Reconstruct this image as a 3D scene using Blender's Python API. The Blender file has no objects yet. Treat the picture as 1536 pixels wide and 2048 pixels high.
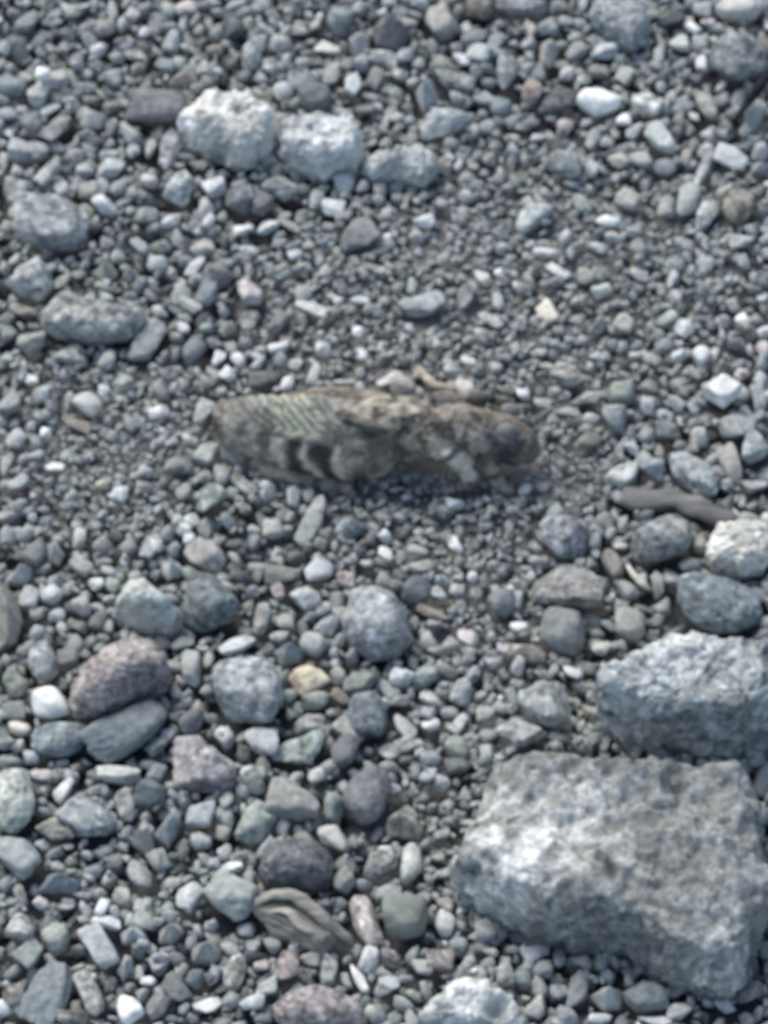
import bpy, bmesh, math, random
import numpy as np
from mathutils import Vector

# ---------------------------------------------------------------- camera, sky, sun, exposure
S = bpy.context.scene
COL = S.collection
FW, FH = 1536.0, 2048.0            # the photograph's own pixels, used only to read off ground positions
PITCH = math.radians(56)
DIST = 0.55
WIDTH = 0.092                      # metres of ground across the frame
PX = WIDTH / FW
SP, CP = math.sin(PITCH), math.cos(PITCH)
cam_d = bpy.data.cameras.new('camera'); cam = bpy.data.objects.new('camera', cam_d); COL.objects.link(cam)
CAM = np.array([0.0, -DIST * CP, DIST * SP])
cam.location = CAM; cam.rotation_euler = (math.pi / 2 - PITCH, 0, 0)
cam_d.sensor_fit = 'HORIZONTAL'; cam_d.sensor_width = 36.0; cam_d.lens = 36.0 * DIST / WIDTH
cam_d.clip_start = 0.01; cam_d.clip_end = 500
cam_d.dof.use_dof = True; cam_d.dof.focus_distance = 0.36; cam_d.dof.aperture_fstop = 180.0
S.camera = cam

SUN_EL, SUN_AZ = math.radians(50), math.radians(-34)     # azimuth from +Y towards +X: light from behind the top-left
w = bpy.data.worlds.new('World'); S.world = w; w.use_nodes = True
nt = w.node_tree; nt.nodes.clear()
out = nt.nodes.new('ShaderNodeOutputWorld'); bg = nt.nodes.new('ShaderNodeBackground'); sky = nt.nodes.new('ShaderNodeTexSky')
sky.sky_type = 'NISHITA'; sky.sun_disc = False; sky.sun_elevation = SUN_EL; sky.sun_rotation = SUN_AZ
sky.air_density = 1.0; sky.dust_density = 2.3; sky.ozone_density = 0.7
bg.inputs['Strength'].default_value = 0.15
nt.links.new(sky.outputs[0], bg.inputs[0]); nt.links.new(bg.outputs[0], out.inputs[0])
sun_d = bpy.data.lights.new('sun', 'SUN'); sun = bpy.data.objects.new('sun', sun_d); COL.objects.link(sun)
sun_d.energy = 1.5; sun_d.angle = math.radians(30); sun_d.color = (1.0, 1.0, 0.95)
sdir = Vector((math.sin(SUN_AZ) * math.cos(SUN_EL), math.cos(SUN_AZ) * math.cos(SUN_EL), math.sin(SUN_EL)))
sun.rotation_euler = sdir.to_track_quat('Z', 'Y').to_euler()
S.view_settings.view_transform = 'Standard'; S.view_settings.look = 'None'
S.view_settings.gamma = 1.0; S.view_settings.use_curve_mapping = False
S.view_settings.exposure = 0.43

rng = np.random.default_rng(7)
random.seed(7)

# ---------------------------------------------------------------- helpers
def at(px, py, z=0.0):
    """ground point (height z) seen at a pixel of the photograph"""
    d = np.array([(px - FW / 2) * PX, DIST * CP + (FH / 2 - py) * PX * SP, -DIST * SP + (FH / 2 - py) * PX * CP])
    t = (z - CAM[2]) / d[2]
    return CAM + d * t

def loc_scale(px, py):
    p = at(px, py)
    return PX * np.dot(p - CAM, np.array([0, CP, -SP])) / DIST

def hash3(ix, iy, iz, seed):
    h = (ix * 374761393 + iy * 668265263 + iz * 2147483647 + seed * 974634777) & 0xFFFFFFFF
    h = ((h ^ (h >> 13)) * 1274126177) & 0xFFFFFFFF
    h = ((h ^ (h >> 16)) * 2246822519) & 0xFFFFFFFF
    return ((h ^ (h >> 15)) & 0xFFFF) / 32767.5 - 1.0

def noise3(p, seed=0):
    i = np.floor(p).astype(np.int64); f = p - i
    u = f * f * f * (f * (f * 6 - 15) + 10)
    r = 0
    for dx in (0, 1):
        for dy in (0, 1):
            for dz in (0, 1):
                wgt = (u[:, 0] if dx else 1 - u[:, 0]) * (u[:, 1] if dy else 1 - u[:, 1]) * (u[:, 2] if dz else 1 - u[:, 2])
                r = r + wgt * hash3(i[:, 0] + dx, i[:, 1] + dy, i[:, 2] + dz, seed)
    return r

def fbm(p, seed=0, octaves=4, gain=0.5):
    a, s, r = 1.0, 0.0, 0
    for o in range(octaves):
        r = r + a * noise3(p * (2.03 ** o), seed + o * 17); s += a; a *= gain
    return r / s * 1.6

def facets(p, seed=0):
    """broken-rock relief: every cell is its own tilted plane"""
    i = np.floor(p).astype(np.int64); best = np.full(len(p), 9.0); val = np.zeros(len(p))
    for dx in (-1, 0, 1):
        for dy in (-1, 0, 1):
            for dz in (-1, 0, 1):
                cx, cy, cz = i[:, 0] + dx, i[:, 1] + dy, i[:, 2] + dz
                c = np.stack([cx + .5 + .45 * hash3(cx, cy, cz, seed), cy + .5 + .45 * hash3(cx, cy, cz, seed + 1), cz + .5 + .45 * hash3(cx, cy, cz, seed + 2)], 1)
                r = p - c; d = (r * r).sum(axis=1)
                g = np.stack([hash3(cx, cy, cz, seed + 3), hash3(cx, cy, cz, seed + 4), hash3(cx, cy, cz, seed + 5)], 1)
                h = .5 * hash3(cx, cy, cz, seed + 6) + (g * r).sum(axis=1) * .8
                m = d < best; best = np.where(m, d, best); val = np.where(m, h, val)
    return val

def remesh(v, f, voxel, smooth_it=2):
    raw = bpy.data.meshes.new('raw'); raw.from_pydata([tuple(x) for x in v], [], [tuple(int(k) for k in dict.fromkeys(q)) for q in f]); raw.update()
    tmp = bpy.data.objects.new('tmp', raw); COL.objects.link(tmp)
    md = tmp.modifiers.new('r', 'REMESH'); md.mode = 'VOXEL'; md.voxel_size = voxel
    sm = tmp.modifiers.new('s', 'SMOOTH'); sm.factor = .5; sm.iterations = smooth_it
    bpy.context.view_layer.update()
    me = bpy.data.meshes.new_from_object(tmp.evaluated_get(bpy.context.evaluated_depsgraph_get()))
    bpy.data.objects.remove(tmp); bpy.data.meshes.remove(raw)
    V = np.empty(len(me.vertices) * 3, dtype=np.float32); me.vertices.foreach_get('co', V); N = np.empty_like(V); me.vertices.foreach_get('normal', N)
    F = np.array([p.vertices[:] for p in me.polygons if len(p.vertices) == 4], dtype=np.int64)
    bpy.data.meshes.remove(me)
    return V.reshape(-1, 3).astype(float), N.reshape(-1, 3).astype(float), F

_ico = {}
def ico(n):
    if n not in _ico:
        bm = bmesh.new(); bmesh.ops.create_icosphere(bm, subdivisions=n, radius=1.0)
        v = np.array([x.co[:] for x in bm.verts]); f = np.array([[y.index for y in x.verts] for x in bm.faces]); bm.free()
        v /= np.linalg.norm(v, axis=1)[:, None]
        _ico[n] = (v, f)
    return _ico[n]

def mesh_from(name, v, f, smooth=True):
    me = bpy.data.meshes.new(name)
    nf, k = f.shape
    me.vertices.add(len(v)); me.vertices.foreach_set('co', np.ascontiguousarray(v, dtype=np.float32).ravel())
    me.loops.add(nf * k); me.loops.foreach_set('vertex_index', np.ascontiguousarray(f, dtype=np.int32).ravel())
    me.polygons.add(nf); me.polygons.foreach_set('loop_start', np.arange(0, nf * k, k, dtype=np.int32))
    try: me.polygons.foreach_set('loop_total', np.full(nf, k, dtype=np.int32))
    except Exception: pass
    me.polygons.foreach_set('use_smooth', np.full(nf, smooth, dtype=bool))
    me.update(calc_edges=True); me.validate()
    return me

def color_attr(me, cols):
    a = me.color_attributes.new('tone', 'FLOAT_COLOR', 'POINT')
    c = np.ones((len(cols), 4), dtype=np.float32); c[:, :3] = cols
    a.data.foreach_set('color', c.ravel())

def link(name, me, mat, loc=(0, 0, 0), parent=None, label=None, cat=None, group=None, kind=None):
    o = bpy.data.objects.new(name, me); COL.objects.link(o)
    if mat and not me.materials: me.materials.append(mat)
    o.location = loc
    if parent: o.parent = parent
    if label: o['label'] = label
    if cat: o['category'] = cat
    if group: o['group'] = group
    if kind: o['kind'] = kind
    return o

# ---------------------------------------------------------------- materials
def new_mat(name):
    m = bpy.data.materials.new(name); m.use_nodes = True
    n = m.node_tree; b = n.nodes['Principled BSDF']
    return m, n, b

def node(n, t, **kw):
    x = n.nodes.new(t)
    for k, v in kw.items(): setattr(x, k, v)
    return x

def stone_mat(name, mottle=0.45, mscale=900, speck=0.0, speck_dark=0.25, speck_scale=1500, rough=0.85, bump=0.5, bscale=3500, vertex=False, spec=0.3, patch=0.25, patch_col=(0.32, 0.29, 0.24)):
    """tone (object colour or vertex colour) x mottling, optional mineral specks, fine relief"""
    m, n, b = new_mat(name); L = n.links.new
    tc = node(n, 'ShaderNodeTexCoord'); oi = node(n, 'ShaderNodeObjectInfo')
    add = node(n, 'ShaderNodeVectorMath', operation='ADD')
    mul = node(n, 'ShaderNodeVectorMath', operation='SCALE'); mul.inputs['Scale'].default_value = 0.37
    comb = node(n, 'ShaderNodeCombineXYZ')
    for k in range(3): L(oi.outputs['Random'], comb.inputs[k])
    L(comb.outputs[0], mul.inputs[0]); L(tc.outputs['Object'], add.inputs[0]); L(mul.outputs[0], add.inputs[1])
    if vertex:
        base = node(n, 'ShaderNodeVertexColor', layer_name='tone').outputs['Color']
    else:
        base = oi.outputs['Color']
    n1 = node(n, 'ShaderNodeTexNoise'); n1.inputs['Scale'].default_value = mscale; n1.inputs['Detail'].default_value = 6; n1.inputs['Roughness'].default_value = 0.65
    L(add.outputs[0], n1.inputs['Vector'])
    mr = node(n, 'ShaderNodeMapRange'); mr.inputs['From Min'].default_value = 0.3; mr.inputs['From Max'].default_value = 0.7
    mr.inputs['To Min'].default_value = 1 - mottle; mr.inputs['To Max'].default_value = 1 + mottle
    L(n1.outputs[0], mr.inputs['Value'])
    mx = node(n, 'ShaderNodeVectorMath', operation='SCALE'); L(base, mx.inputs[0]); L(mr.outputs[0], mx.inputs['Scale'])
    colr = mx.outputs[0]
    # weathered tan patches with their own outline
    n2 = node(n, 'ShaderNodeTexNoise'); n2.inputs['Scale'].default_value = mscale * 0.45; n2.inputs['Detail'].default_value = 4
    L(add.outputs[0], n2.inputs['Vector'])
    r2 = node(n, 'ShaderNodeMapRange'); r2.inputs['From Min'].default_value = 0.52; r2.inputs['From Max'].default_value = 0.72
    r2.inputs['To Min'].default_value = 0; r2.inputs['To Max'].default_value = patch
    L(n2.outputs[0], r2.inputs['Value'])
    mp = node(n, 'ShaderNodeMix', data_type='RGBA'); L(r2.outputs[0], mp.inputs['Factor']); L(colr, mp.inputs['A']); mp.inputs['B'].default_value = (*patch_col, 1)
    colr = mp.outputs['Result']
    if speck > 0:
        vo = node(n, 'ShaderNodeTexVoronoi'); vo.inputs['Scale'].default_value = speck_scale; L(add.outputs[0], vo.inputs['Vector'])
        rr = node(n, 'ShaderNodeMapRange'); rr.inputs['From Min'].default_value = 0.0; rr.inputs['From Max'].default_value = 1.0
        rr.inputs['To Min'].default_value = 1 - speck; rr.inputs['To Max'].default_value = 1 + speck
        sepc = node(n, 'ShaderNodeSeparateColor'); L(vo.outputs['Color'], sepc.inputs[0]); L(sepc.outputs[0], rr.inputs['Value'])
        sx = node(n, 'ShaderNodeVectorMath', operation='SCALE'); L(colr, sx.inputs[0]); L(rr.outputs[0], sx.inputs['Scale'])
        colr = sx.outputs[0]
    L(colr, b.inputs['Base Color'])
    b.inputs['Roughness'].default_value = rough
    b.inputs['Specular IOR Level'].default_value = spec
    nb = node(n, 'ShaderNodeTexNoise'); nb.inputs['Scale'].default_value = bscale; nb.inputs['Detail'].default_value = 8; nb.inputs['Roughness'].default_value = 0.6
    L(add.outputs[0], nb.inputs['Vector'])
    bp = node(n, 'ShaderNodeBump'); bp.inputs['Strength'].default_value = bump; bp.inputs['Distance'].default_value = 0.00025
    L(nb.outputs[0], bp.inputs['Height']); L(bp.outputs[0], b.inputs['Normal'])
    return m

M_STONE = stone_mat('weathered_stone')
M_ROCKV = stone_mat('toned_rock', mottle=0.5, mscale=620, speck=0.26, speck_scale=1700, bump=0.9, bscale=1900, vertex=True, patch=0.3)
M_PALEV = stone_mat('toned_pale_rock', mottle=0.22, mscale=600, speck=0.10, speck_scale=1300, rough=.7, bump=0.5, bscale=1900, vertex=True, patch=0.10)
M_PEBBLE = stone_mat('pebble_stone', mottle=0.36, mscale=1000, patch=0.22, bump=0.6, speck=0.10, speck_scale=2600)
M_GRANITE = stone_mat('speckled_stone', mottle=0.5, mscale=650, speck=0.45, speck_scale=1400, bump=0.8, bscale=2200)
M_QUARTZ = stone_mat('quartz_stone', mottle=0.28, mscale=700, speck=0.12, rough=0.55, spec=0.5, bump=0.4, patch=0.15)
M_BASALT = stone_mat('dark_stone', mottle=0.4, mscale=500, rough=0.75, patch=0.2, patch_col=(0.16, 0.15, 0.15))
M_CHIP = stone_mat('gravel_chips', mottle=0.38, mscale=1100, vertex=True, patch=0.12, bump=0.35)
M_GRIT = stone_mat('ground_grit', mottle=0.6, mscale=1600, vertex=False, bump=1.0, bscale=1800)
M_INSECT = stone_mat('insect_shell', mottle=0.30, mscale=1800, vertex=True, rough=0.6, bump=0.35, bscale=4000, patch=0.10, spec=0.35)
M_WOOD = stone_mat('dry_wood', mottle=0.55, mscale=900, rough=0.9, bump=0.9, bscale=2200, patch=0.15)
for n_ in M_WOOD.node_tree.nodes:            # grain runs along the piece
    if n_.type == 'VECT_MATH' and n_.operation == 'ADD':
        sc_ = M_WOOD.node_tree.nodes.new('ShaderNodeVectorMath'); sc_.operation = 'MULTIPLY'; sc_.inputs[1].default_value = (.18, 1.1, 1.1)
        tgt = [l.to_socket for l in n_.outputs[0].links]
        M_WOOD.node_tree.links.new(n_.outputs[0], sc_.inputs[0])
        for t_ in tgt: M_WOOD.node_tree.links.new(sc_.outputs[0], t_)
        break

TONE = dict(w=(0.68, 0.69, 0.665), W=(0.82, 0.815, 0.77), l=(0.455, 0.468, 0.45), m=(0.235, 0.246, 0.237), d=(0.13, 0.137, 0.14), k=(0.058, 0.058, 0.064),
            b=(0.25, 0.285, 0.293), u=(0.26, 0.257, 0.264), p=(0.42, 0.32, 0.30), t=(0.31, 0.28, 0.235), g=(0.37, 0.40, 0.33), c=(0.74, 0.64, 0.46))
def tone(code):
    return np.mean([TONE[c] for c in code], axis=0) * np.array([1.0, 1.008, .985])

# ---------------------------------------------------------------- stone shapes
def facet_radius(d, seed, kind):
    r = np.random.default_rng(seed)
    if kind == 'p':
        nn = r.integers(4, 6); a0 = r.uniform(0, 6.28)
        N = [(math.cos(a0 + i * 6.283 / nn + r.normal(0, .2)), math.sin(a0 + i * 6.283 / nn + r.normal(0, .2)), r.uniform(.55, .95)) for i in range(nn)] + [(0, 0, -1)]
        N = np.array(N); N /= np.linalg.norm(N, axis=1)[:, None]; h = r.uniform(.5, .66, len(N)); p = 22
    elif kind == 'c':                        # crushed chip: few, sharp planes
        N = r.normal(size=(6, 3)); N /= np.linalg.norm(N, axis=1)[:, None]; h = r.uniform(.42, .8, 6)
        N = np.vstack([N, [[0, 0, -1], [1, 0, 0], [-1, 0, 0], [0, 1, 0], [0, -1, 0], [0, 0, 1]]]); h = np.append(h, [.8, .92, .92, .92, .92, .85]); p = 34
    else:
        k = {'r': 15, 'a': 8, 'f': 9, 's': 9}[kind]
        N = r.normal(size=(k, 3)); N /= np.linalg.norm(N, axis=1)[:, None]
        h = r.uniform(.52, .9, k) if kind != 'r' else r.uniform(.74, .96, k)
        N = np.vstack([N, [[0, 0, -1], [1, 0, 0], [-1, 0, 0], [0, 1, 0], [0, -1, 0], [0, 0, 1]]])
        h = np.append(h, [.8, .95, .95, .95, .95, .9 if kind != 'f' else .7])
        p = {'r': 8, 'a': 22, 'f': 22, 's': 14}[kind]
    q = np.clip(d @ N.T, 0, None) / h
    return (q ** p).sum(axis=1) ** (-1.0 / p)

def unit_shape(level, seed, kind, rough=0.05):
    d, f = ico(level)
    v = d * facet_radius(d, seed, kind)[:, None]
    if level > 2:
        off = np.array([seed * 3.1 % 50, seed * 1.7 % 50, seed * .9 % 50])
        v = v * (1 + rough * fbm(d * 1.9 + off, seed, 4) + rough * 0.45 * fbm(d * 7 + off, seed + 3, 3))[:, None]
    v[:, :2] /= np.abs(v[:, :2]).max(axis=0)
    v[:, 2] /= np.abs(v[:, 2]).max()
    return v, f

def ground_axes(px, py, w_, h_, ang, hk):
    """semi-axes and heading on the ground for a stone that shows as an ellipse of w_ x h_ pixels"""
    sc = loc_scale(px, py); a, b = w_ / 2 * sc, h_ / 2 * sc; c = hk * min(a, b)
    ca, sa = math.cos(math.radians(ang)), math.sin(math.radians(ang))
    sxx = a * a * ca * ca + b * b * sa * sa; syy = a * a * sa * sa + b * b * ca * ca; sxy = (a * a - b * b) * ca * sa
    gy = max((syy - (c * CP) ** 2), 0.3 * syy) / SP ** 2
    m = np.array([[sxx, sxy / SP * math.sqrt(gy * SP ** 2 / syy)], [sxy / SP * math.sqrt(gy * SP ** 2 / syy), gy]])
    ev, vec = np.linalg.eigh(m); ev = np.sqrt(np.clip(ev, 1e-10, None))
    th = math.atan2(vec[1, 1], vec[0, 1])
    return ev[1], ev[0], c, th

HK = dict(r=.86, a=.82, f=.5, p=1.1, s=.6)
OCC = []      # ground footprints that loose gravel keeps clear of: x, y, a, b, heading
BASE_Z = 0.0004

def add_stone(px, py, w_, h_, ang, col, kind, name, label, cat, group, mat=None, lift=0.0, rough=None, seed=None, clear=0.98):
    a, b, c, th = ground_axes(px, py, w_, h_, ang, HK[kind])
    big = max(w_, h_)
    level = 3 if big < 52 else 4 if big < 115 else 5
    seed = seed if seed is not None else int(px * 7 + py * 13) % 99991
    v, f = unit_shape(level, seed, kind, rough if rough is not None else (.06 if kind == 'r' else .10))
    if level >= 4:
        nv = v / (np.linalg.norm(v, axis=1)[:, None] + 1e-9)
        v = v * (1 + .035 * facets(nv * 1.9 + seed % 37, seed % 97) + .02 * facets(nv * 4.3 + seed % 31, seed % 89))[:, None]
    v = v * np.array([a, b, c])
    r = np.random.default_rng(seed + 1)
    tx, ty = (r.normal(0, .13), r.normal(0, .13)) if kind in 'fa' else (r.normal(0, .06), r.normal(0, .06))
    v = v + np.outer(v[:, 0], [0, 0, tx]) + np.outer(v[:, 1], [0, 0, ty])
    ct, st = math.cos(th), math.sin(th)
    v = np.stack([v[:, 0] * ct - v[:, 1] * st, v[:, 0] * st + v[:, 1] * ct, v[:, 2]], axis=1)
    zc = BASE_Z + 0.60 * c + lift
    p = at(px, py, zc)
    o = link(name, mesh_from(name, v, f), mat or M_STONE, p, label=label, cat=cat, group=group)
    t = tone(col) * (1 + r.normal(0, .05)); o.color = (*np.clip(t, .03, .9), 1)
    if lift < 0.0008: OCC.append((p[0], p[1], a * clear, b * clear, th))
    return o

def outline_stone(poly, H, col, name, label, cat, mat, group=None, level=6, rough=.04, lumps=0, e_top=.45, e_side=.55, seed=1, sink=.25, dents=(), patches=(), lift=0.0, pits=0.0, fac=.035):
    """a rock with its own plan outline (poly: px, py, fraction of height at which that edge is seen), a worn top and steep sides"""
    pts = np.array([at(x, y, BASE_Z + lift * H + H * t * (1 - sink) * .92) for x, y, t in poly]); c = pts[:, :2].mean(axis=0)
    rel = pts[:, :2] - c; angs = np.arctan2(rel[:, 1], rel[:, 0]); rad = np.hypot(rel[:, 0], rel[:, 1])
    o = np.argsort(angs); angs, rad = angs[o], rad[o]
    d, f = ico(level)
    th = np.arctan2(d[:, 1], d[:, 0])
    # straight-edged outline between corners: work on the polygon's own edges
    P = np.stack([np.cos(angs) * rad, np.sin(angs) * rad], axis=1); Q = np.roll(P, -1, axis=0)
    R = np.full(len(d), 0.0); dx, dy = np.cos(th), np.sin(th)
    for (x1, y1), (x2, y2) in zip(P, Q):
        ex, ey = x2 - x1, y2 - y1; den = dx * ey - dy * ex
        with np.errstate(divide='ignore', invalid='ignore'):
            t = (x1 * ey - y1 * ex) / den; s = (x1 * dy - y1 * dx) / den
        ok = (t > 0) & (s >= -1e-6) & (s <= 1 + 1e-6) & np.isfinite(t)
        R = np.where(ok, np.maximum(R, t), R)
    cz = np.abs(d[:, 2]); ch = np.sqrt(np.clip(1 - cz ** 2, 0, 1))
    rr = ch ** e_side; zz = np.sign(d[:, 2]) * cz ** e_top
    v = np.stack([dx * R * rr, dy * R * rr, np.where(zz > 0, zz * H * (1 - sink), zz * H * sink)], axis=1)
    size = rad.mean(); nrm = d
    if level >= 5: v, nrm, f = remesh(v, f, size / (44 if level == 6 else 30))
    q = v / size
    disp = rough * fbm(q * 2.2 + seed, seed, 5, .55)
    if fac: disp += fac * 1.4 * facets(q * 2.1 + seed * 1.3, seed + 61) + fac * .6 * facets(q * 6.1 + seed, seed + 71)
    if lumps: disp += lumps * np.abs(fbm(q * 3.3 + seed * 2, seed + 9, 3)) - lumps * .4
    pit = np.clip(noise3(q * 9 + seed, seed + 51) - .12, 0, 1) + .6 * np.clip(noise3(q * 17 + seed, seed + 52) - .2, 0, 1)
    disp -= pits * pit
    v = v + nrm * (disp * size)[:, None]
    for (x, y, rad_px, depth) in dents:
        pc = at(x, y, H * .8)[:2] - c; k = rad_px * PX
        g = np.exp(-((v[:, 0] - pc[0]) ** 2 + (v[:, 1] - pc[1]) ** 2) / (k * k)) * (v[:, 2] > 0)
        v[:, 2] -= g * depth * PX
    v[:, 2] += H * sink * .0
    me = mesh_from(name, v, f)
    low = fbm(q * 1.6 + seed * 3, seed + 31, 4); fine_ = fbm(q * 6 + seed, seed + 37, 3)
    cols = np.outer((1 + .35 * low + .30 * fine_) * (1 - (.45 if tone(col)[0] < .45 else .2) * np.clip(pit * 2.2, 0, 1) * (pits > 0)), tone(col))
    for (x, y, rad_px, code, amt) in patches:           # tone patches: mineral colour, and on some rocks painted light and shade
        pc = at(x, y, H * .8)[:2] - c
        g = np.exp(-((v[:, 0] - pc[0]) ** 2 + (v[:, 1] - pc[1]) ** 2) / (rad_px * PX) ** 2)
        g = np.clip(g * (1 + .9 * fine_ + .5 * low), 0, 1)[:, None] * amt
        cols = cols * (1 - g) + tone(code) * g
    color_attr(me, np.clip(cols, .03, .85))
    ob = link(name, me, M_PALEV if tone(col)[0] > .45 else M_ROCKV, (c[0], c[1], BASE_Z + lift * H), label=label, cat=cat, group=group)
    OCC.append(('poly', P * .95 + c))
    return ob

# ---------------------------------------------------------------- setting
ground_me = mesh_from('ground', np.array([[-60, -60, 0], [60, -60, 0], [60, 60, 0], [-60, 60, 0]], float), np.array([[0, 1, 2, 3]]), False)
g = link('ground', ground_me, M_GRIT, (0, 0, -0.0028), kind='structure'); g.color = (0.06, 0.063, 0.068, 1)

# ---------------------------------------------------------------- big rocks with their own outlines
LAND = {}      # short names of things one can find in the photograph
def land(key, px, py, r): LAND[key] = (px, py, r)

ROCKS = 'larger rocks among the gravel'
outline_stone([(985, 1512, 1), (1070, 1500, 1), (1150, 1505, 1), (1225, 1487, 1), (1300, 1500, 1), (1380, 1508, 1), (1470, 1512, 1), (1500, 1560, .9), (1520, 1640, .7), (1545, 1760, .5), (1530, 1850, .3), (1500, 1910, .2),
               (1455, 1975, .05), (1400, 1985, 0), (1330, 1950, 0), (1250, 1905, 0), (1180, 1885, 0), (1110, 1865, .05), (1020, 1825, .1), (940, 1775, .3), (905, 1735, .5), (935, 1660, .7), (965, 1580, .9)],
              .0135, 'lmmmm', 'rock', 'largest rough grey granite block with highlights painted as whitish patches, a jagged front edge', 'rock', M_GRANITE, ROCKS,
              rough=.055, lumps=.04, fac=.05, e_top=.28, e_side=.28, seed=5, sink=.35, lift=.12, pits=.045, patches=((1060, 1660, 105, 'W', .85), (1180, 1600, 70, 'W', .6), (1210, 1720, 60, 'W', .6), (1010, 1720, 60, 'W', .7), (1430, 1660, 50, 'l', .6), (1450, 1880, 50, 'wl', .6), (1350, 1620, 150, 'm', .7), (1250, 1820, 140, 'mt', .5)))  # white patches paint the lit upper-left face into the colour, grey ones dull the rest
land('the big granite block', 1230, 1720, 300)
outline_stone([(1345, 1268, 1), (1420, 1265, 1), (1500, 1275, 1), (1560, 1290, .9), (1580, 1370, .5), (1550, 1440, .2), (1480, 1475, 0), (1400, 1478, 0), (1320, 1470, 0), (1240, 1440, .05), (1195, 1400, .4), (1190, 1365, .6), (1240, 1320, .85)],
              .0145, 'bl', 'rock', 'large blue-grey rock with bright ridged top and darker underside above the granite block', 'rock', M_GRANITE, ROCKS,
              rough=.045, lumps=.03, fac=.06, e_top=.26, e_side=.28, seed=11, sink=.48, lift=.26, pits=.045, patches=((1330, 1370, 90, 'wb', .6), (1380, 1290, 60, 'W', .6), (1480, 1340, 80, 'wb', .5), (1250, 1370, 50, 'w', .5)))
land('the ridged blue-grey rock', 1370, 1370, 180)
outline_stone([(400, 172, 1), (470, 165, 1), (510, 178, .9), (520, 205, .8), (545, 215, .6), (552, 255, .4), (530, 300, .2), (490, 325, .1), (440, 315, 0), (385, 290, .1), (350, 255, .3), (365, 215, .7)],
              .0085, 'WWWwc', 'rock', 'lumpy white quartz rock with pink and grey hollows', 'rock', M_QUARTZ, ROCKS,
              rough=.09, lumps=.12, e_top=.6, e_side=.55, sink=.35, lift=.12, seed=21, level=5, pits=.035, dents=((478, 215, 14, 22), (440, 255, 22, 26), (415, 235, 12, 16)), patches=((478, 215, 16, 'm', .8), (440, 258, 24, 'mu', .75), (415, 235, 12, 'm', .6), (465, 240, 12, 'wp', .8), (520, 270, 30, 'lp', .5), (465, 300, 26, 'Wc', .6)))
land('the white quartz rock', 445, 245, 95)
outline_stone([(570, 228, 1), (650, 222, 1), (700, 225, 1), (722, 290, .4), (712, 335, .1), (650, 352, 0), (600, 340, .05), (565, 305, .3)],
              .0066, 'Wwwb', 'rock', 'angular blue-white rock with vertical ridges below the two-tone oval pebble', 'rock', M_STONE, ROCKS,
              rough=.06, lumps=.08, fac=.10, lift=.12, sink=.3, e_top=.5, e_side=.28, seed=35, level=5, patches=((620, 290, 34, 'W', .7), (685, 285, 18, 'W', .7), (650, 300, 14, 'bm', .6), (585, 320, 18, 'm', .6), (700, 320, 20, 'tm', .6)))
land('the ridged blue-white rock', 645, 285, 85)
outline_stone([(745, 300, .9), (800, 292, 1), (850, 282, 1), (878, 315, .6), (872, 345, .2), (845, 370, 0), (800, 352, .1), (745, 362, 0), (728, 330, .4)],
              .0052, 'l', 'rock', 'saddle-shaped pale grey rock with brown-tinged top beside the ridged blue-white rock', 'rock', M_STONE, ROCKS,
              rough=.10, lumps=.10, e_top=.6, e_side=.55, seed=41, level=5, lift=.15, sink=.35, dents=((805, 330, 22, 22),), patches=((750, 335, 26, 'w', .6), (835, 320, 22, 'w', .5), (800, 350, 22, 't', .4)))
land('the saddle-shaped rock', 805, 325, 80)
outline_stone([(85, 605, .9), (120, 580, 1), (190, 588, 1), (285, 612, .8), (290, 640, .4), (262, 675, 0), (180, 682, 0), (110, 665, .05), (80, 635, .5)],
              .0052, 'lmlt', 'rock', 'long loaf-shaped grey-tan rock casting a dark shadow on fine gravel', 'rock', M_STONE, ROCKS,
              rough=.08, lumps=.07, e_top=.6, e_side=.5, sink=.45, lift=.22, seed=52, level=5)
land('the loaf-shaped rock', 185, 630, 105)
outline_stone([(1440, 1038, 1), (1490, 1028, 1), (1545, 1035, .9), (1550, 1100, .4), (1530, 1140, .1), (1480, 1158, 0), (1430, 1140, .1), (1416, 1110, .3), (1425, 1070, .7)],
              .0058, 'WWWgc', 'rock', 'mottled white-green rock above the broad blue-grey stone', 'rock', M_GRANITE, ROCKS,
              rough=.09, lumps=.10, e_top=.5, e_side=.5, seed=63, level=5, pits=.04)
land('the white-green rock', 1480, 1090, 70)
outline_stone([(205, 1275, 1), (270, 1252, 1), (312, 1270, .9), (345, 1330, .5), (335, 1362, .2), (270, 1392, 0), (205, 1440, 0), (150, 1425, .2), (138, 1395, .4), (155, 1335, .8)],
              .0085, 'plpt', 'rock', 'big pink granite stone with purplish blotches', 'rock', M_GRANITE, ROCKS,
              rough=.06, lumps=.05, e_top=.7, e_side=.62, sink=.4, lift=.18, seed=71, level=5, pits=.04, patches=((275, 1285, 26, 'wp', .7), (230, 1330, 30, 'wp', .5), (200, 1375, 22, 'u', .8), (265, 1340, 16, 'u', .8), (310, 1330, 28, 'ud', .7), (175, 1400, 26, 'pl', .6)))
land('the pink granite stone', 240, 1345, 105)
outline_stone([(925, 1945, 1), (980, 1950, 1), (1030, 1985, .8), (1050, 2040, .4), (1045, 2075, .2), (950, 2080, 0), (850, 2072, 0), (825, 2055, .2), (870, 1990, .8)],
              .006, 'wb', 'rock', 'white-blue rock with a dark hollow, cut by the bottom edge', 'rock', M_QUARTZ, ROCKS,
              rough=.08, lumps=.08, e_top=.55, e_side=.5, seed=83, level=5, dents=((990, 2020, 22, 35),), patches=((940, 1985, 60, 'W', .7), (995, 2020, 26, 'm', .85), (930, 2040, 40, 'W', .5)))
land('the white-blue bottom rock', 945, 2000, 110)
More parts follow.
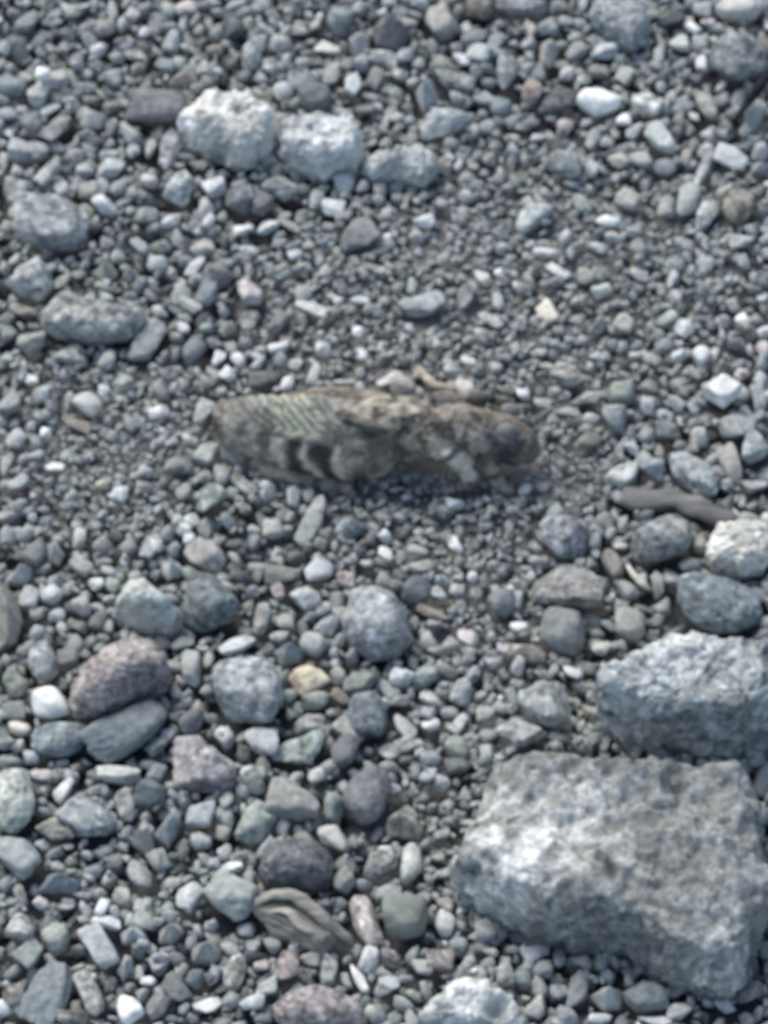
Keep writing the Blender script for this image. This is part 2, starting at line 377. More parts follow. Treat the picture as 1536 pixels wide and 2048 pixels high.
outline_stone([(540, 1680, .9), (590, 1655, 1), (640, 1670, .9), (672, 1720, .5), (660, 1775, .1), (600, 1795, 0), (540, 1780, .05), (515, 1735, .5)],
              .0062, 'ku', 'rock', 'rounded near-black basalt stone above the curled bark strip', 'rock', M_BASALT, ROCKS,
              rough=.06, lumps=.05, e_top=.75, e_side=.7, seed=91, level=5, fac=.02)
land('the black basalt stone', 590, 1720, 80)
outline_stone([(700, 1165, .9), (745, 1150, 1), (790, 1168, .9), (812, 1215, .6), (822, 1268, .3), (800, 1305, .05), (750, 1318, 0), (705, 1296, .1), (682, 1240, .5)],
              .0066, 'ulb', 'rock', 'big smooth lavender-grey cobble standing alone in small gravel', 'rock', M_STONE, ROCKS,
              rough=.05, lumps=.03, e_top=.85, e_side=.78, sink=.42, lift=.16, seed=107, level=5, fac=.015, patches=((755, 1220, 40, 'lw', .5), (800, 1280, 30, 'm', .6)))  # lighter top and darker lower flank: shading put into the colour
land('the lavender cobble', 750, 1235, 85)
outline_stone([(240, 1150, .9), (285, 1135, 1), (315, 1170, .8), (340, 1215, .4), (368, 1248, .1), (345, 1275, 0), (270, 1262, 0), (225, 1235, .15), (235, 1190, .5)],
              .0088, 'glw', 'rock', 'pale green pyramid-shaped stone with bright cap above the pink granite stone', 'rock', M_STONE, ROCKS,
              rough=.06, lumps=.04, e_top=.95, e_side=.8, seed=113, level=5, patches=((280, 1165, 44, 'Wg', .85), (265, 1200, 30, 'gw', .7)))  # bright cap: pale stone tone plus a lit facet painted into the colour
land('the pale green pyramid stone', 285, 1195, 75)
outline_stone([(1185, -10, 1), (1290, -12, 1), (1300, 50, .6), (1278, 90, .1), (1262, 110, 0), (1220, 78, .15), (1180, 35, .5)],
              .0052, 'lub', 'rock', 'grey five-sided rock tapering to a point, at the top edge', 'rock', M_STONE, ROCKS,
              rough=.07, lumps=.05, e_top=.5, e_side=.5, seed=121, level=5)
land('the tapering grey rock', 1240, 45, 65)

outline_stone([(1406, 778, .5), (1445, 745, 1), (1486, 773, .5), (1448, 810, 0)], .0024, 'W', 'chip', 'sharp diamond-shaped white quartz chip lying alone', 'chip', M_QUARTZ,
              'small chips that stand out in the gravel', rough=.006, e_top=.3, e_side=.14, sink=.45, lift=.85, seed=131, level=4, fac=.0)
land('the white diamond chip', 1447, 775, 35)

# ---------------------------------------------------------------- stones read off the photograph, one by one
# x y w h angle tone shape ; label (only where it can be picked out by itself) ; landmark name
TABLE = """
1195 205 88 60 -15 W r;brightest white oval pebble resting on dark gravel near the top;the white oval pebble
1248 240 33 31 0 W a;little pinkish-white chip touching the bright white oval pebble
98 1408 74 72 -20 W r;white rounded nugget beside the pink granite stone;the white nugget
45 1458 42 46 60 cw a;cream-white chip below the white nugget
783 55 88 84 -30 ud p;purple-brown triangular stone with a black shadow at the top;the purple triangular stone
878 40 78 84 60 lt a;tan-topped blocky stone next to the purple triangular stone
567 183 40 42 0 lw r;pale half of a pair of pebbles above the ridged blue-white rock
629 190 74 60 -25 bd r;smooth dark blue-grey oval pebble above the ridged blue-white rock;the two-tone oval pebble
897 242 124 58 20 l a;long pale tongue-shaped stone with a yellowish lower rim;the pale tongue stone
115 452 178 92 -6 lml a;long flat-topped grey slab stone with light upper face;the grey slab stone
65 558 86 78 40 l a;pale lumpy stone with tan foot between slab stone and loaf-shaped rock
312 210 122 84 -8 ud r;dark purplish stone half buried beside the white quartz rock;the dark purplish stone
340 300 92 44 62 ul f;slanting pinkish-grey flank piece leaning on the white quartz rock
88 147 32 32 0 W r;brilliant white bead sitting on a pale chip
102 163 72 36 10 wt a
75 190 60 46 40 l a
20 172 44 72 80 bl r
372 18 50 34 0 wp r;pinkish-white rounded pebble at the top edge
155 18 62 28 20 gl f
115 255 84 48 36 um f
100 218 46 20 25 lw s
265 270 36 42 30 l a
222 335 56 44 -15 l a
302 360 42 40 0 wp a
355 385 76 54 30 l a
428 372 54 44 20 w a
292 428 40 50 90 gl a
208 412 44 48 60 w a
178 382 42 34 0 lt a
265 32 30 26 45 wp a
55 42 60 44 70 bm a
225 25 50 22 85 l s
345 80 60 34 70 bl a
395 64 28 24 0 lp a
290 65 26 22 0 w r
368 155 68 34 10 tm a
505 105 70 40 75 bl r
275 112 62 24 -25 lt s
18 228 50 28 10 l a
32 300 58 44 50 l a
100 342 76 38 40 l a
25 380 72 52 -30 lm a
300 300 46 20 70 l s
345 440 46 30 0 w a
404 495 50 40 10 lt a
486 460 42 24 10 w a
395 330 42 22 -10 lt a
10 92 44 24 80 bl a
430 100 36 24 0 t r
466 62 46 40 0 d a
480 405 62 56 0 bd a
665 150 46 40 80 lu f
710 165 60 36 80 lw a
750 160 46 34 60 m a
905 160 100 42 -18 m f;grey blade-shaped stone under the small gleaming white chip
930 120 40 32 -40 W a;small gleaming white chip near the grey blade-shaped stone
852 182 82 52 75 bl p
1010 148 82 50 85 bl a
1005 212 48 42 0 b f
992 80 60 28 45 bl f
945 78 58 38 40 bm a
655 95 62 30 -15 wt f;cream-tan brick-like chip above two pale pebbles
604 62 42 22 -5 lp a
635 44 40 24 70 l a
560 85 48 34 0 l r
680 40 62 54 60 bm r
765 118 64 30 -10 l r
812 115 36 34 30 l a
800 150 34 30 0 gl a
663 416 60 34 -6 w f;white flat-based chip below the ridged blue-white rock
690 365 46 38 25 l a
760 380 36 26 -70 lt a
727 372 30 26 80 l a
560 378 76 48 -40 bm a
522 412 58 50 0 dm a
532 455 54 30 25 w a
580 450 56 20 -35 lt s
850 440 44 34 -20 w a
980 316 36 30 30 lp a
893 335 34 30 0 lp a
722 462 84 70 0 um f;blurred lavender stone sunk in fine grit below the white flat-based chip;the sunken lavender stone
775 475 18 18 0 W r
730 220 44 28 0 m a
960 20 62 48 0 dt r
617 490 32 20 0 lt a
1480 18 98 52 -3 wt r;white-topped pebble with tan base at the top edge;the white-topped pebble
1290 208 72 44 -25 l a
1210 100 56 38 -8 bw a
1098 98 74 44 88 lt p;pale teardrop stone with pointed tip
1150 102 46 32 25 lu a
1133 148 32 30 0 wp r
1065 182 46 42 80 tp r
1110 203 84 56 30 d f;flat dark grey wedge beside the bright white oval pebble;the flat dark wedge
1127 257 46 42 90 lp a
1130 328 68 62 0 lm r;smooth rounded grey pebble between the pale chips
1185 275 60 30 60 lu a
1250 150 52 32 62 gl a
1322 282 70 50 -30 gw a;pale green-white star-shaped chip;the green star-shaped chip
1332 335 46 44 0 bm f
1280 318 48 34 -50 l a
1185 338 34 30 80 l a
1236 322 42 38 -40 lt a
1415 272 38 34 0 wp a
1462 312 72 50 -12 wl f;light box-shaped stone with crisp dark underside;the box-shaped stone
1410 340 80 28 60 lu a
1372 315 46 22 80 tl a
1377 398 76 42 75 gl r
1415 432 68 42 70 l a
1412 210 66 38 -75 lt r
1383 58 38 24 -45 w a
1403 125 40 24 85 w r
1404 18 40 34 0 l a
1415 46 32 22 0 lp a
1475 120 112 96 20 bm a;lumpy blue-grey rock beside the dark twig;the lumpy blue-grey rock
1524 98 44 56 60 kt r;dark brown stone on the lumpy blue-grey rock
1512 235 60 46 60 bl a
1520 302 44 38 60 lu a
1062 430 88 44 35 bw a;light blue-white chip with two lobes in fine grit;the two-lobed pale chip
1216 443 54 24 0 W r;white lens-shaped bead in fine grit
1228 476 50 20 0 l a
1336 420 58 38 60 lt a
1480 410 82 56 40 t r
1060 250 64 26 20 m f
1075 276 36 22 0 l a
1200 145 40 34 0 m a
1322 86 36 24 85 tm a
1316 110 32 26 80 l a
1365 92 46 32 -30 wg a
1346 38 58 48 0 d a
1060 55 36 24 80 lp a
1060 86 32 24 40 l a
1132 42 42 20 0 l a
1050 12 118 42 0 um r
1265 262 42 32 60 l a
1255 395 58 42 -25 tl a
1480 480 52 38 0 l a
1090 502 56 22 0 w f
1365 490 46 34 0 lu a
1270 466 38 28 0 bl a
210 540 52 48 60 g p
258 545 38 34 -70 lu p
316 528 46 38 0 l r
392 530 54 28 45 lw a
430 552 58 50 30 mu a
496 582 58 56 0 wp a;pinkish-white lump above the grasshopper's hind leg;the pinkish-white lump
415 592 58 42 70 bm a
382 610 54 28 -35 l a
318 622 38 26 -25 w a
298 690 98 54 48 lu f;upright pale lavender slab with bright lower edge;the pale lavender slab
365 655 40 24 -45 lw a
386 700 60 44 60 bm r
438 715 42 28 85 w a
455 748 36 33 0 w a
478 720 36 22 -38 w a
455 655 48 32 35 lt p
496 655 32 24 0 lt a
217 720 46 34 70 gl r
180 808 66 46 -25 wt r;cream-grey round pebble in the fine gravel patch
318 822 46 27 12 W a;bright white bean-shaped chip in fine gravel near the grasshopper's knee
250 765 56 34 15 gl a
207 780 26 22 20 w a
106 935 48 24 -4 w f;white brick-like sliver in the fine gravel
93 865 26 26 0 W a
65 760 27 26 0 w a
155 850 58 24 -18 t f
145 712 66 28 -15 lg a
62 688 62 54 0 gm a
18 670 50 34 70 m a
45 625 62 30 -15 mt a
30 882 46 36 30 l a
80 790 40 34 0 l a
18 812 52 44 30 bl a
440 950 44 38 60 bl a
415 1000 66 50 35 bg a;pale blue-green stone below the grasshopper's knee;the pale blue-green stone
380 880 34 25 0 wp a
412 905 52 40 60 gl a
462 906 52 34 -20 l a
355 928 68 42 0 m a
365 986 36 32 0 tl a
485 968 70 26 -38 lt f;arched tan chip bridging a dark hole below the grasshopper
205 966 28 24 0 cg a
238 990 40 40 0 lw a
75 985 30 28 0 lp a
36 970 52 28 35 l a
12 930 60 26 85 bl a
405 822 56 36 55 l a
136 800 40 18 85 lu s
555 640 60 38 62 m a
560 695 50 22 10 w a
592 730 38 22 0 l f
647 698 33 32 0 w a
626 750 64 24 72 l s
575 768 34 26 80 w r
519 726 36 22 60 l a
524 762 58 44 0 dm a;grey pebble behind the grasshopper's hind thigh
720 602 44 22 0 wl r
620 616 78 24 -25 wg s
676 602 22 18 0 w a
714 665 26 24 70 w a
848 612 88 60 20 bl f;pale blue stone with upright white streak sunk in grit;the pale streaked blue stone
930 590 66 46 80 um f
965 553 48 30 -40 wt a
1000 545 24 22 0 w a
982 640 62 18 -38 l s
995 606 42 24 -70 l a
825 572 38 20 80 gl a
875 690 23 22 0 wp a
936 722 36 20 -8 W r
905 737 38 26 20 l a
726 711 26 22 70 w a
768 715 26 20 70 lt a
780 760 62 28 25 wp a
805 773 52 42 0 lt r
822 796 58 24 42 wt s
931 776 42 39 0 Wp r;pinkish-white ball-like pebble at the end of the pale straw
685 765 54 16 0 l s
720 774 28 22 0 wt a
548 936 56 26 18 tm a
585 996 44 32 80 l a
640 1012 42 34 60 l a
725 940 32 24 30 lt a
910 1008 40 28 -5 w a
1117 541 54 28 -28 w a
1175 555 42 38 0 lt a
1205 584 48 30 25 gw a
1280 555 42 22 -25 wt a
1347 560 42 24 55 lw a
1410 530 38 26 -20 l a
1093 626 56 36 -55 cw a;cream chip with a yellow stain in fine gravel
1160 640 36 22 30 lt a
1198 648 56 36 40 gl p
1250 646 52 40 60 lt a
1332 637 46 26 25 gl a
1368 657 38 34 -30 w a
1484 640 30 28 0 W r
1402 706 42 38 20 w a
1356 712 32 28 0 lw a
1430 706 36 18 80 l a
1528 702 40 30 -60 wp a
1140 750 74 50 -22 lt a;pale tan stone above the ring-shaped pebble
1244 786 56 46 0 gm r;ring-shaped grey pebble with a dark centre;the ring-shaped pebble
1232 832 58 56 50 bl a
1185 796 46 28 22 l a
1135 822 58 20 -10 l a
1186 836 36 20 0 w a
1046 791 30 22 0 w a
1086 808 38 28 0 l a
1180 882 52 30 0 tm r
1300 776 46 34 0 m a
1295 815 34 30 80 l a
1350 806 40 26 -28 l a
1382 746 46 22 -15 lp a
1486 748 34 24 20 lp a
1520 762 36 28 50 l a
1520 802 56 30 -70 l a
1472 856 78 60 -8 lu a;purplish-grey blocky stone casting dark shadow below the white diamond chip;the blocky lavender stone
1515 895 76 56 70 bl a
1400 872 42 40 0 lt a
1466 930 84 42 -60 lt f
1250 948 66 62 20 gw a;whitish square stone beside the grasshopper's feelers;the whitish square stone
1300 936 60 50 0 bl a
1385 945 128 62 -38 bl r;long blue-grey stone with tan flank above the brown stick;the long blue-grey stone
1508 972 60 34 10 lu a
1340 862 60 46 0 m a
1052 980 36 22 30 lw a
1085 975 30 26 0 lt a
45 1066 40 28 -5 lw a
108 1100 60 40 -72 gl p
70 1102 60 46 50 m a
42 1142 60 46 65 l p
160 1130 58 36 -22 lt a
218 1140 42 20 -20 l a
192 1172 34 26 0 w a
224 1172 32 28 60 gl a
105 1190 50 44 20 lw r
58 1196 46 42 60 l a
165 1212 50 46 0 l a
116 1235 38 28 0 l a
74 1228 30 24 0 lt r
196 1240 46 40 60 m a
215 1255 26 24 0 l a
160 1256 36 28 -30 m a
14 1238 112 62 -75 mt a;mottled tan-grey stone at the picture's edge above the greenish stone
345 1134 54 48 0 lw p;small whitish pyramid chip beside the pale green pyramid stone
425 1208 126 108 -15 bd r;round blue-grey cobble with a small white spot;the spotted blue-grey cobble
426 1176 34 28 -40 W f
416 1112 104 54 -16 lt a
375 1076 30 22 10 w a
300 1090 62 36 52 l f
206 1086 46 40 0 lt a
158 1075 46 28 80 l a
258 1458 186 82 32 bd r;long dark blue-grey stone tucked under the pink granite stone;the long dark stone
120 1476 116 70 5 b r
85 1326 84 64 -80 bl r
30 1366 64 46 -50 gd r
138 1312 52 38 0 um a
472 1288 88 42 25 w a
384 1332 78 44 -80 l r
418 1320 34 24 80 gl r
365 1286 50 30 10 gl a
490 1385 152 128 -10 bul r;broad blurry lavender-blue stone below the pair of whitish chips;the broad lavender stone
405 1520 136 106 0 plu a;broad pinkish-grey stone with knobbly face;the knobbly pinkish stone
528 1482 78 58 -30 lw a
380 1442 58 42 40 m a
30 1425 54 40 0 m a
62 1514 34 24 0 lw a
522 1238 64 34 75 lt a
548 1062 46 44 0 lt a
618 1055 74 38 52 gl f
700 1052 70 52 -10 bl p
642 1086 30 26 60 mu a
563 1150 68 40 0 tm a
640 1140 66 48 8 bW r;gleaming white-blue pebble near the lavender cobble;the gleaming pebble
692 1160 40 38 0 lp a
770 1108 42 25 -35 w a
734 1128 30 22 0 l a
770 1074 32 26 -60 w a
910 1094 34 22 -55 W a
835 1102 46 24 -12 l a
845 1132 60 26 0 lt f
880 1156 36 20 0 w p
942 1157 26 24 60 w a
608 1196 60 48 15 lw a
568 1246 42 36 0 lt a
655 1248 52 40 50 bl a
626 1286 56 50 -40 l r
578 1302 72 56 0 b p
555 1180 40 26 -60 lp a
833 1182 60 50 0 bd r
878 1190 38 34 0 l a
915 1182 36 30 80 l a
862 1226 74 22 -22 t s
940 1278 56 32 -32 Wp a;bright white chip with pinkish tinge on small gravel;the bright pinkish-white chip
900 1290 42 34 20 lt a
1000 1206 60 56 0 bm r
622 1358 78 50 18 c a;cream-yellow shell-like chip with rusty end;the cream chip
678 1394 48 24 -35 t s
634 1400 60 40 0 gm r
678 1350 40 34 -60 lt r
722 1360 76 46 0 gm a
805 1352 54 38 0 lw a
620 1446 72 46 10 lt a
740 1436 86 84 0 bd r;round slate-grey pebble between tan chips;the round slate pebble
692 1462 78 36 -35 tl a
806 1452 66 30 -42 wt s
864 1450 46 30 0 w a
858 1428 32 28 0 l a
800 1400 38 28 0 lt a
898 1425 40 26 0 lt r
924 1386 54 36 65 bw a
920 1450 50 24 50 lw a
972 1430 40 32 0 lt a
915 1496 54 44 -30 gm r
800 1496 100 36 14 tl f
600 1507 118 58 12 bg f;flat-topped bluish wedge stone with pointed end;the bluish wedge
688 1502 66 54 80 m r
862 1520 46 38 0 bl a
895 1340 48 26 -10 lt a
1010 1300 34 28 0 wp a
1130 1072 108 76 25 ul a;lavender stone with pale upper face near the brown stick;the pale lavender stone
1325 1080 124 104 -10 m r;round dark-grey cobble below the brown stick;the round grey cobble
1403 1092 40 38 -50 lt a
1240 1092 30 20 0 wt a
1245 1050 36 24 80 lt a
1140 1172 150 86 -5 tum a;knobbly tan-grey stone below the pale lavender stone;the knobbly tan stone
1226 1126 66 40 -55 tm r
1317 1165 58 30 -75 lt a
1378 1130 42 32 20 gl r
1430 1205 190 112 -8 b r;broad blue-grey stone wedged between white-green rock and ridged rock;the broad blue-grey stone
1264 1252 72 66 0 lt r;two-tone pebble, tan-white with a dark flank, above the ridged rock
1126 1262 98 84 -15 m r
1040 1254 40 22 10 w a
1055 1302 96 38 -8 t a
1140 1344 48 26 -28 w a
1090 1402 112 100 0 lm a;pale grey stone with deep black shadow beside the ridged blue-grey rock;the grey shadowed stone
1200 1298 46 36 0 wt a
1040 1470 94 52 -25 lu a
1034 1332 42 30 75 l a
1180 1425 36 30 0 t a
1036 1200 36 26 80 l a
25 1600 122 88 -70 gl r;big pale green-grey stone at the picture's edge below the white nugget;the pale edge stone
82 1550 44 26 0 wp a
126 1578 56 28 52 w a
175 1637 112 76 -30 bl a;blue-grey slab stone with cream corner;the blue-grey slab
110 1662 78 44 -25 gt a
250 1612 68 38 -75 tl r
238 1549 90 44 8 Wg a;greenish-white blade above the dark hollow stone;the greenish-white blade
298 1582 68 60 0 bd a
402 1626 68 60 70 bl a
338 1650 88 54 75 lm p
513 1643 100 64 50 bg a;pale blue-green angular stone beside the black basalt stone
446 1668 34 32 0 lt r
402 1680 40 32 10 l a
38 1708 100 74 -35 bl a
118 1762 92 56 -10 b p
80 1804 34 32 -40 Wp a
42 1785 48 26 -60 lt a
45 1850 64 58 60 lt a
115 1876 60 54 -50 gl r
202 1893 92 62 -50 lw a
264 1866 66 42 0 bw p;blue-white half-dome chip in the lower gravel
216 1846 72 24 -20 w s
284 1755 66 44 -30 lt a
248 1795 46 36 -20 lt a
206 1812 46 28 70 w a
340 1862 60 46 15 lt p
376 1792 66 50 50 lw a
458 1796 106 84 -20 bgl a;whitish stone with light blue cap near the curled bark strip;the blue-capped stone
461 1735 52 25 8 w a
452 1704 40 32 20 wt a
62 1912 62 46 40 bg a
408 1900 70 58 30 lt p
470 1940 74 44 80 lt r
252 1930 60 36 80 bl p
294 1960 38 26 -15 w a
257 2016 64 48 -55 W r;bright white egg-shaped pebble near the bottom edge
185 1988 92 50 -58 lt a
98 1990 138 84 50 bm f;broad blue-grey slab on edge near the bottom corner
35 1988 68 58 20 dt a
10 2018 46 40 0 w r
352 1978 66 44 -45 m a
312 2018 62 38 60 um a
420 2012 64 30 15 w f
392 1958 46 34 70 bd r
150 2040 72 36 0 td a
588 1597 112 80 -5 tl a;tan-grey blocky stone above the black basalt stone
733 1593 120 96 75 ud r;purple-grey cobble with a light streak;the streaked purple cobble
665 1674 84 48 -28 wt a;cream-white blocky chip beside the black basalt stone;the cream-white block
755 1735 84 48 15 tl a
822 1732 82 46 72 wg r;pale hook-shaped stone standing above a black pebble
776 1786 56 30 12 l a
730 1842 112 52 -62 pwt r;pinkish-cream almond-shaped stone beside the greenish-black pebble;the almond-shaped stone
808 1842 100 88 0 kg r;greenish-black pebble under the pale hook-shaped stone;the greenish-black pebble
890 1848 52 44 70 lw r
893 1805 40 30 -20 lp a
850 1800 30 24 0 lt a
690 1764 54 44 30 gm a
736 1920 58 44 70 lw r
716 1957 64 24 -65 W s;small white tooth-like chip near the bottom
780 1916 38 34 0 lp a
775 1972 52 44 0 l a
842 1935 46 36 -50 l a
880 1922 62 42 0 tu a
640 2020 192 84 -5 pum r;broad flat pinkish stone at the bottom edge;the flat pinkish stone
546 1890 42 30 -20 lt r
620 1916 48 32 -15 lt a
576 1938 60 48 60 mp a
655 1942 64 42 70 lm a
524 1930 36 30 0 lp a
532 1976 52 38 10 l a
885 1565 34 30 0 lw a
810 1645 80 66 0 tm a
770 1702 30 20 0 w a
982 1904 34 24 0 l a
1073 1896 68 44 22 wu f
1085 1938 42 38 0 bl a
1120 1922 28 26 0 m r
1156 1980 86 38 78 lm a
1214 1990 74 58 0 wt p
1286 1990 98 68 8 bm a
1360 2020 58 42 0 l a
1450 2014 44 28 0 l a
1074 2012 54 46 60 wt a;white chip with a rust-orange spot
1050 1960 44 34 -50 b a
1310 2042 74 26 0 w a
1200 2042 48 24 0 w a
1500 1985 58 48 40 m a
1528 1560 76 36 70 m r
"""
for px, py, r, nm in ((1010, 865, 80, "the grasshopper's head"), (450, 845, 30, "the grasshopper's knee"), (800, 940, 60, "the grasshopper's belly"), (1350, 1010, 70, "the brown stick"),
                      (600, 1830, 90, "the curled bark strip"), (1512, 185, 25, "the dark twig"), (875, 765, 30, "the pale straw")):
    land(nm, px, py, r)
rows = []
for ln in TABLE.strip().splitlines():
    q = ln.split(';'); t = q[0].split()
    rows.append(dict(x=float(t[0]), y=float(t[1]), w=float(t[2]), h=float(t[3]), a=float(t[4]), col=t[5], k=t[6], label=q[1] if len(q) > 1 else None, key=q[2] if len(q) > 2 else None))
    if len(q) > 2: land(q[2], rows[-1]['x'], rows[-1]['y'], (rows[-1]['w'] + rows[-1]['h']) / 4)

CW = dict(w='white', W='bright white', l='pale grey', m='mid-grey', d='dark grey', b='blue-grey', u='purplish', p='pinkish', t='tan', g='greenish', k='blackish', c='cream',
          lw='off-white', bl='pale blue-grey', lt='pale tan-grey', lm='light grey', wp='pinkish-white', wt='cream-white', gl='pale greenish', bm='blue-grey', bd='dark blue-grey', lu='pale lavender',
          lp='pale pinkish-grey', tm='tan-grey', mt='tan-grey', um='purplish-grey', mu='purplish-grey', gm='greenish-grey', bw='bluish-white', gw='greenish-white', wg='greenish-white', tl='light tan', Wp='pinkish-white', cw='creamy',
          dt='dark brown', tp='pinkish-tan', gd='dark greenish', cg='yellowish', bg='blue-green', dm='dark grey', td='dark tan', wl='whitish', ct='rusty tan', tu='purplish-tan', wu='lavender-white', mp='pinkish-grey', gt='greenish-tan', lg='pale greenish')
SW = dict(r=('rounded', 'smooth', 'round-backed'), a=('angular', 'blocky', 'faceted'), f=('flat', 'flat', 'slab-like'), p=('pointed', 'pyramidal', 'peaked'), s=('sliver-like', 'narrow', 'thin'))
def describe(rec):
    big = math.sqrt(rec['w'] * rec['h'])
    size = 'tiny' if big < 30 else 'small' if big < 44 else 'medium' if big < 75 else 'big'
    shape = SW[rec['k']][0]
    if rec['w'] / rec['h'] > 1.75 and rec['k'] in 'ar': shape = 'elongated'
    noun = 'chip' if big < 34 else 'pebble' if big < 60 else 'stone'
    c = CW.get(rec['col'], CW.get(rec['col'][:2], CW[rec['col'][0]]))
    return size, c, shape, noun
def relations(rec, others):
    """(anchor landmark, landmark it lies towards): two things anyone can find in the picture"""
    res = []
    for key, (lx, ly, r) in LAND.items():
        dx, dy = rec['x'] - lx, rec['y'] - ly; d = math.hypot(dx, dy)
        if d < 5: continue
        res.append((max(d - r, 0), key, dx / d, dy / d, d))
    res.sort()
    out = []
    for gap, key, ux, uy, d in res[:4]:
        best = None
        for k2, (lx, ly, r2) in LAND.items():
            if k2 == key: continue
            ex, ey = lx - LAND[key][0], ly - LAND[key][1]; e = math.hypot(ex, ey)
            if e < d * 1.1: continue
            cosv = (ex * ux + ey * uy) / e
            if cosv > .86:
                score = e * (1 + 4 * (1 - cosv))
                if best is None or score < best[0]: best = (score, k2)
        word = 'against' if gap < max(rec['w'], rec['h']) * .55 + 8 else 'off'
        if best: out.append((word, key, best[1], d))
        else:
            out.append((word, key, None, d))
    return out
used = {}
for rec in rows:
    if rec['label']: used[rec['label']] = rec
for rec in rows:
    if rec['label']: continue
    size, c, shape, noun = describe(rec)
    rl = relations(rec, rows); lab = None
    for word, A, B, d in rl:
        if B is None: continue
        for sh in ('', shape):
            cand = f"{size} {c} {sh} {noun} {word} {A}, towards {B}".replace('  ', ' ')
            if len(cand.split()) <= 16 and cand not in used: lab = cand; break
        if lab: break
    if lab is None:
        cand = f"{size} {c} {shape} {noun} beside {rl[0][1]}, second of its look there"
        lab = cand
        n = 3
        while lab in used:
            lab = cand.replace('second', ('third', 'fourth', 'fifth', 'sixth')[n - 3]); n += 1
    rec['label'] = lab; used[lab] = rec
GROUPS = dict(chip='small chips that stand out in the gravel', pebble='pebbles lying in the gravel', stone='stones lying in the gravel')
for rec in rows:
    noun = describe(rec)[3]
    c0 = rec['col'][0]
    mat = M_QUARTZ if rec['col'][0] in 'Wcw' or 'W' in rec['col'] else M_BASALT if c0 in 'k' else M_GRANITE if (int(rec['x']) % 5 == 0 and rec['w'] > 60) or 'p' in rec['col'] else M_PEBBLE if rec['w'] < 85 else M_STONE
    on_top = rec['label'].startswith('brilliant white bead') or (rec['x'], rec['y']) in ((426, 1176),)
    add_stone(rec['x'], rec['y'], rec['w'], rec['h'], rec['a'], rec['col'], rec['k'], noun, rec['label'], noun, GROUPS[noun], mat, lift=.0022 if on_top else 0)

# ---------------------------------------------------------------- sticks, straw, bark
def tube(pts, radii, seg=12, seed=0, rough=.0, flat=1.0):
    """tapered tube through points; flat squashes it vertically"""
    pts = np.array(pts, float); n = len(pts)
    t = np.linspace(0, n - 1, max(4 * n, 14)); i = np.clip(t.astype(int), 0, n - 2); fr = (t - i)[:, None]
    p0, p1, p2, p3 = pts[np.clip(i - 1, 0, n - 1)], pts[i], pts[i + 1], pts[np.clip(i + 2, 0, n - 1)]
    c = .5 * ((2 * p1) + (p2 - p0) * fr + (2 * p0 - 5 * p1 + 4 * p2 - p3) * fr ** 2 + (3 * p1 - p0 - 3 * p2 + p3) * fr ** 3)
    r = np.interp(t, np.arange(n), radii)
    tan = np.gradient(c, axis=0); tan /= np.linalg.norm(tan, axis=1)[:, None] + 1e-12
    up = np.tile([0, 0, 1.0], (len(c), 1)); s1 = np.cross(tan, up); s1 /= np.linalg.norm(s1, axis=1)[:, None] + 1e-12; s2 = np.cross(s1, tan)
    a = np.linspace(0, 2 * math.pi, seg, endpoint=False)
    v = (c[:, None, :] + r[:, None, None] * (np.cos(a)[None, :, None] * s1[:, None, :] + flat * np.sin(a)[None, :, None] * s2[:, None, :]))
    v = v.reshape(-1, 3)
    if rough:
        v = v + (noise3(v / (r.max() * 1.2) + seed, seed) * rough * r.max())[:, None] * np.array([.6, .6, 1])
    f = []
    for k in range(len(c) - 1):
        for j in range(seg):
            b = (j + 1) % seg; f.append((k * seg + j, k * seg + b, (k + 1) * seg + b, (k + 1) * seg + j))
    m0, m1 = len(v), len(v) + 1
    v = np.vstack([v, c[0], c[-1]])
    for j in range(seg):
        b = (j + 1) % seg; f.append((m0, b, j, j)); f.append((m1, (len(c) - 1) * seg + j, (len(c) - 1) * seg + b, (len(c) - 1) * seg + b))
    return v, f

def poly_mesh(name, v, f, smooth=True):
    me = bpy.data.meshes.new(name)
    me.from_pydata([tuple(x) for x in v], [], [tuple(dict.fromkeys(int(k) for k in q)) for q in f]); me.update()
    for p in me.polygons: p.use_smooth = smooth
    return me

def P(*q): return [at(x, y, z) for x, y, z in q]
def tube_thing(name, pts, radii, mat, col, label, cat, **kw):
    pts = P(*pts); base = np.array(pts).mean(axis=0)
    v, f = tube(pts, radii, **kw)
    o = link(name, poly_mesh(name, v - base, f), mat, base, label=label, cat=cat); o.color = (*col, 1)
    for a_, b_ in zip(pts[:-1], pts[1:]):
        m_ = (a_ + b_) / 2; dv = b_ - a_
        OCC.append((m_[0], m_[1], np.hypot(dv[0], dv[1]) / 2, max(radii) * .9, math.atan2(dv[1], dv[0])))
    return o
tube_thing('stick', [(1245, 990, .0014), (1300, 1000, .0016), (1360, 1002, .0017), (1420, 1025, .0016), (1470, 1045, .0012)], [.0010, .0016, .0013, .0015, .0007], M_WOOD, (.185, .18, .168),
           'dull brown-grey stick lying under the long blue-grey stone', 'stick', seg=24, rough=.28, seed=14, flat=.75)
tube_thing('twig', [(1470, 240, .0012), (1496, 204, .0036), (1522, 170, .0058), (1556, 124, .0080)], [.0003, .0006, .0007, .0008], M_WOOD, (.02, .022, .028),
           'thin blackish twig standing out beside the lumpy blue-grey rock', 'twig', seg=10, rough=.2, seed=7)
tube_thing('straw', [(838, 738, .0016), (856, 758, .0022), (872, 772, .0022), (908, 781, .0019)], [.00045, .0006, .0006, .0005], M_WOOD, (.55, .48, .37),
           'pale bent straw lying above the grasshopper, ending at a pinkish-white pebble', 'straw', seg=10, rough=.2, seed=9)
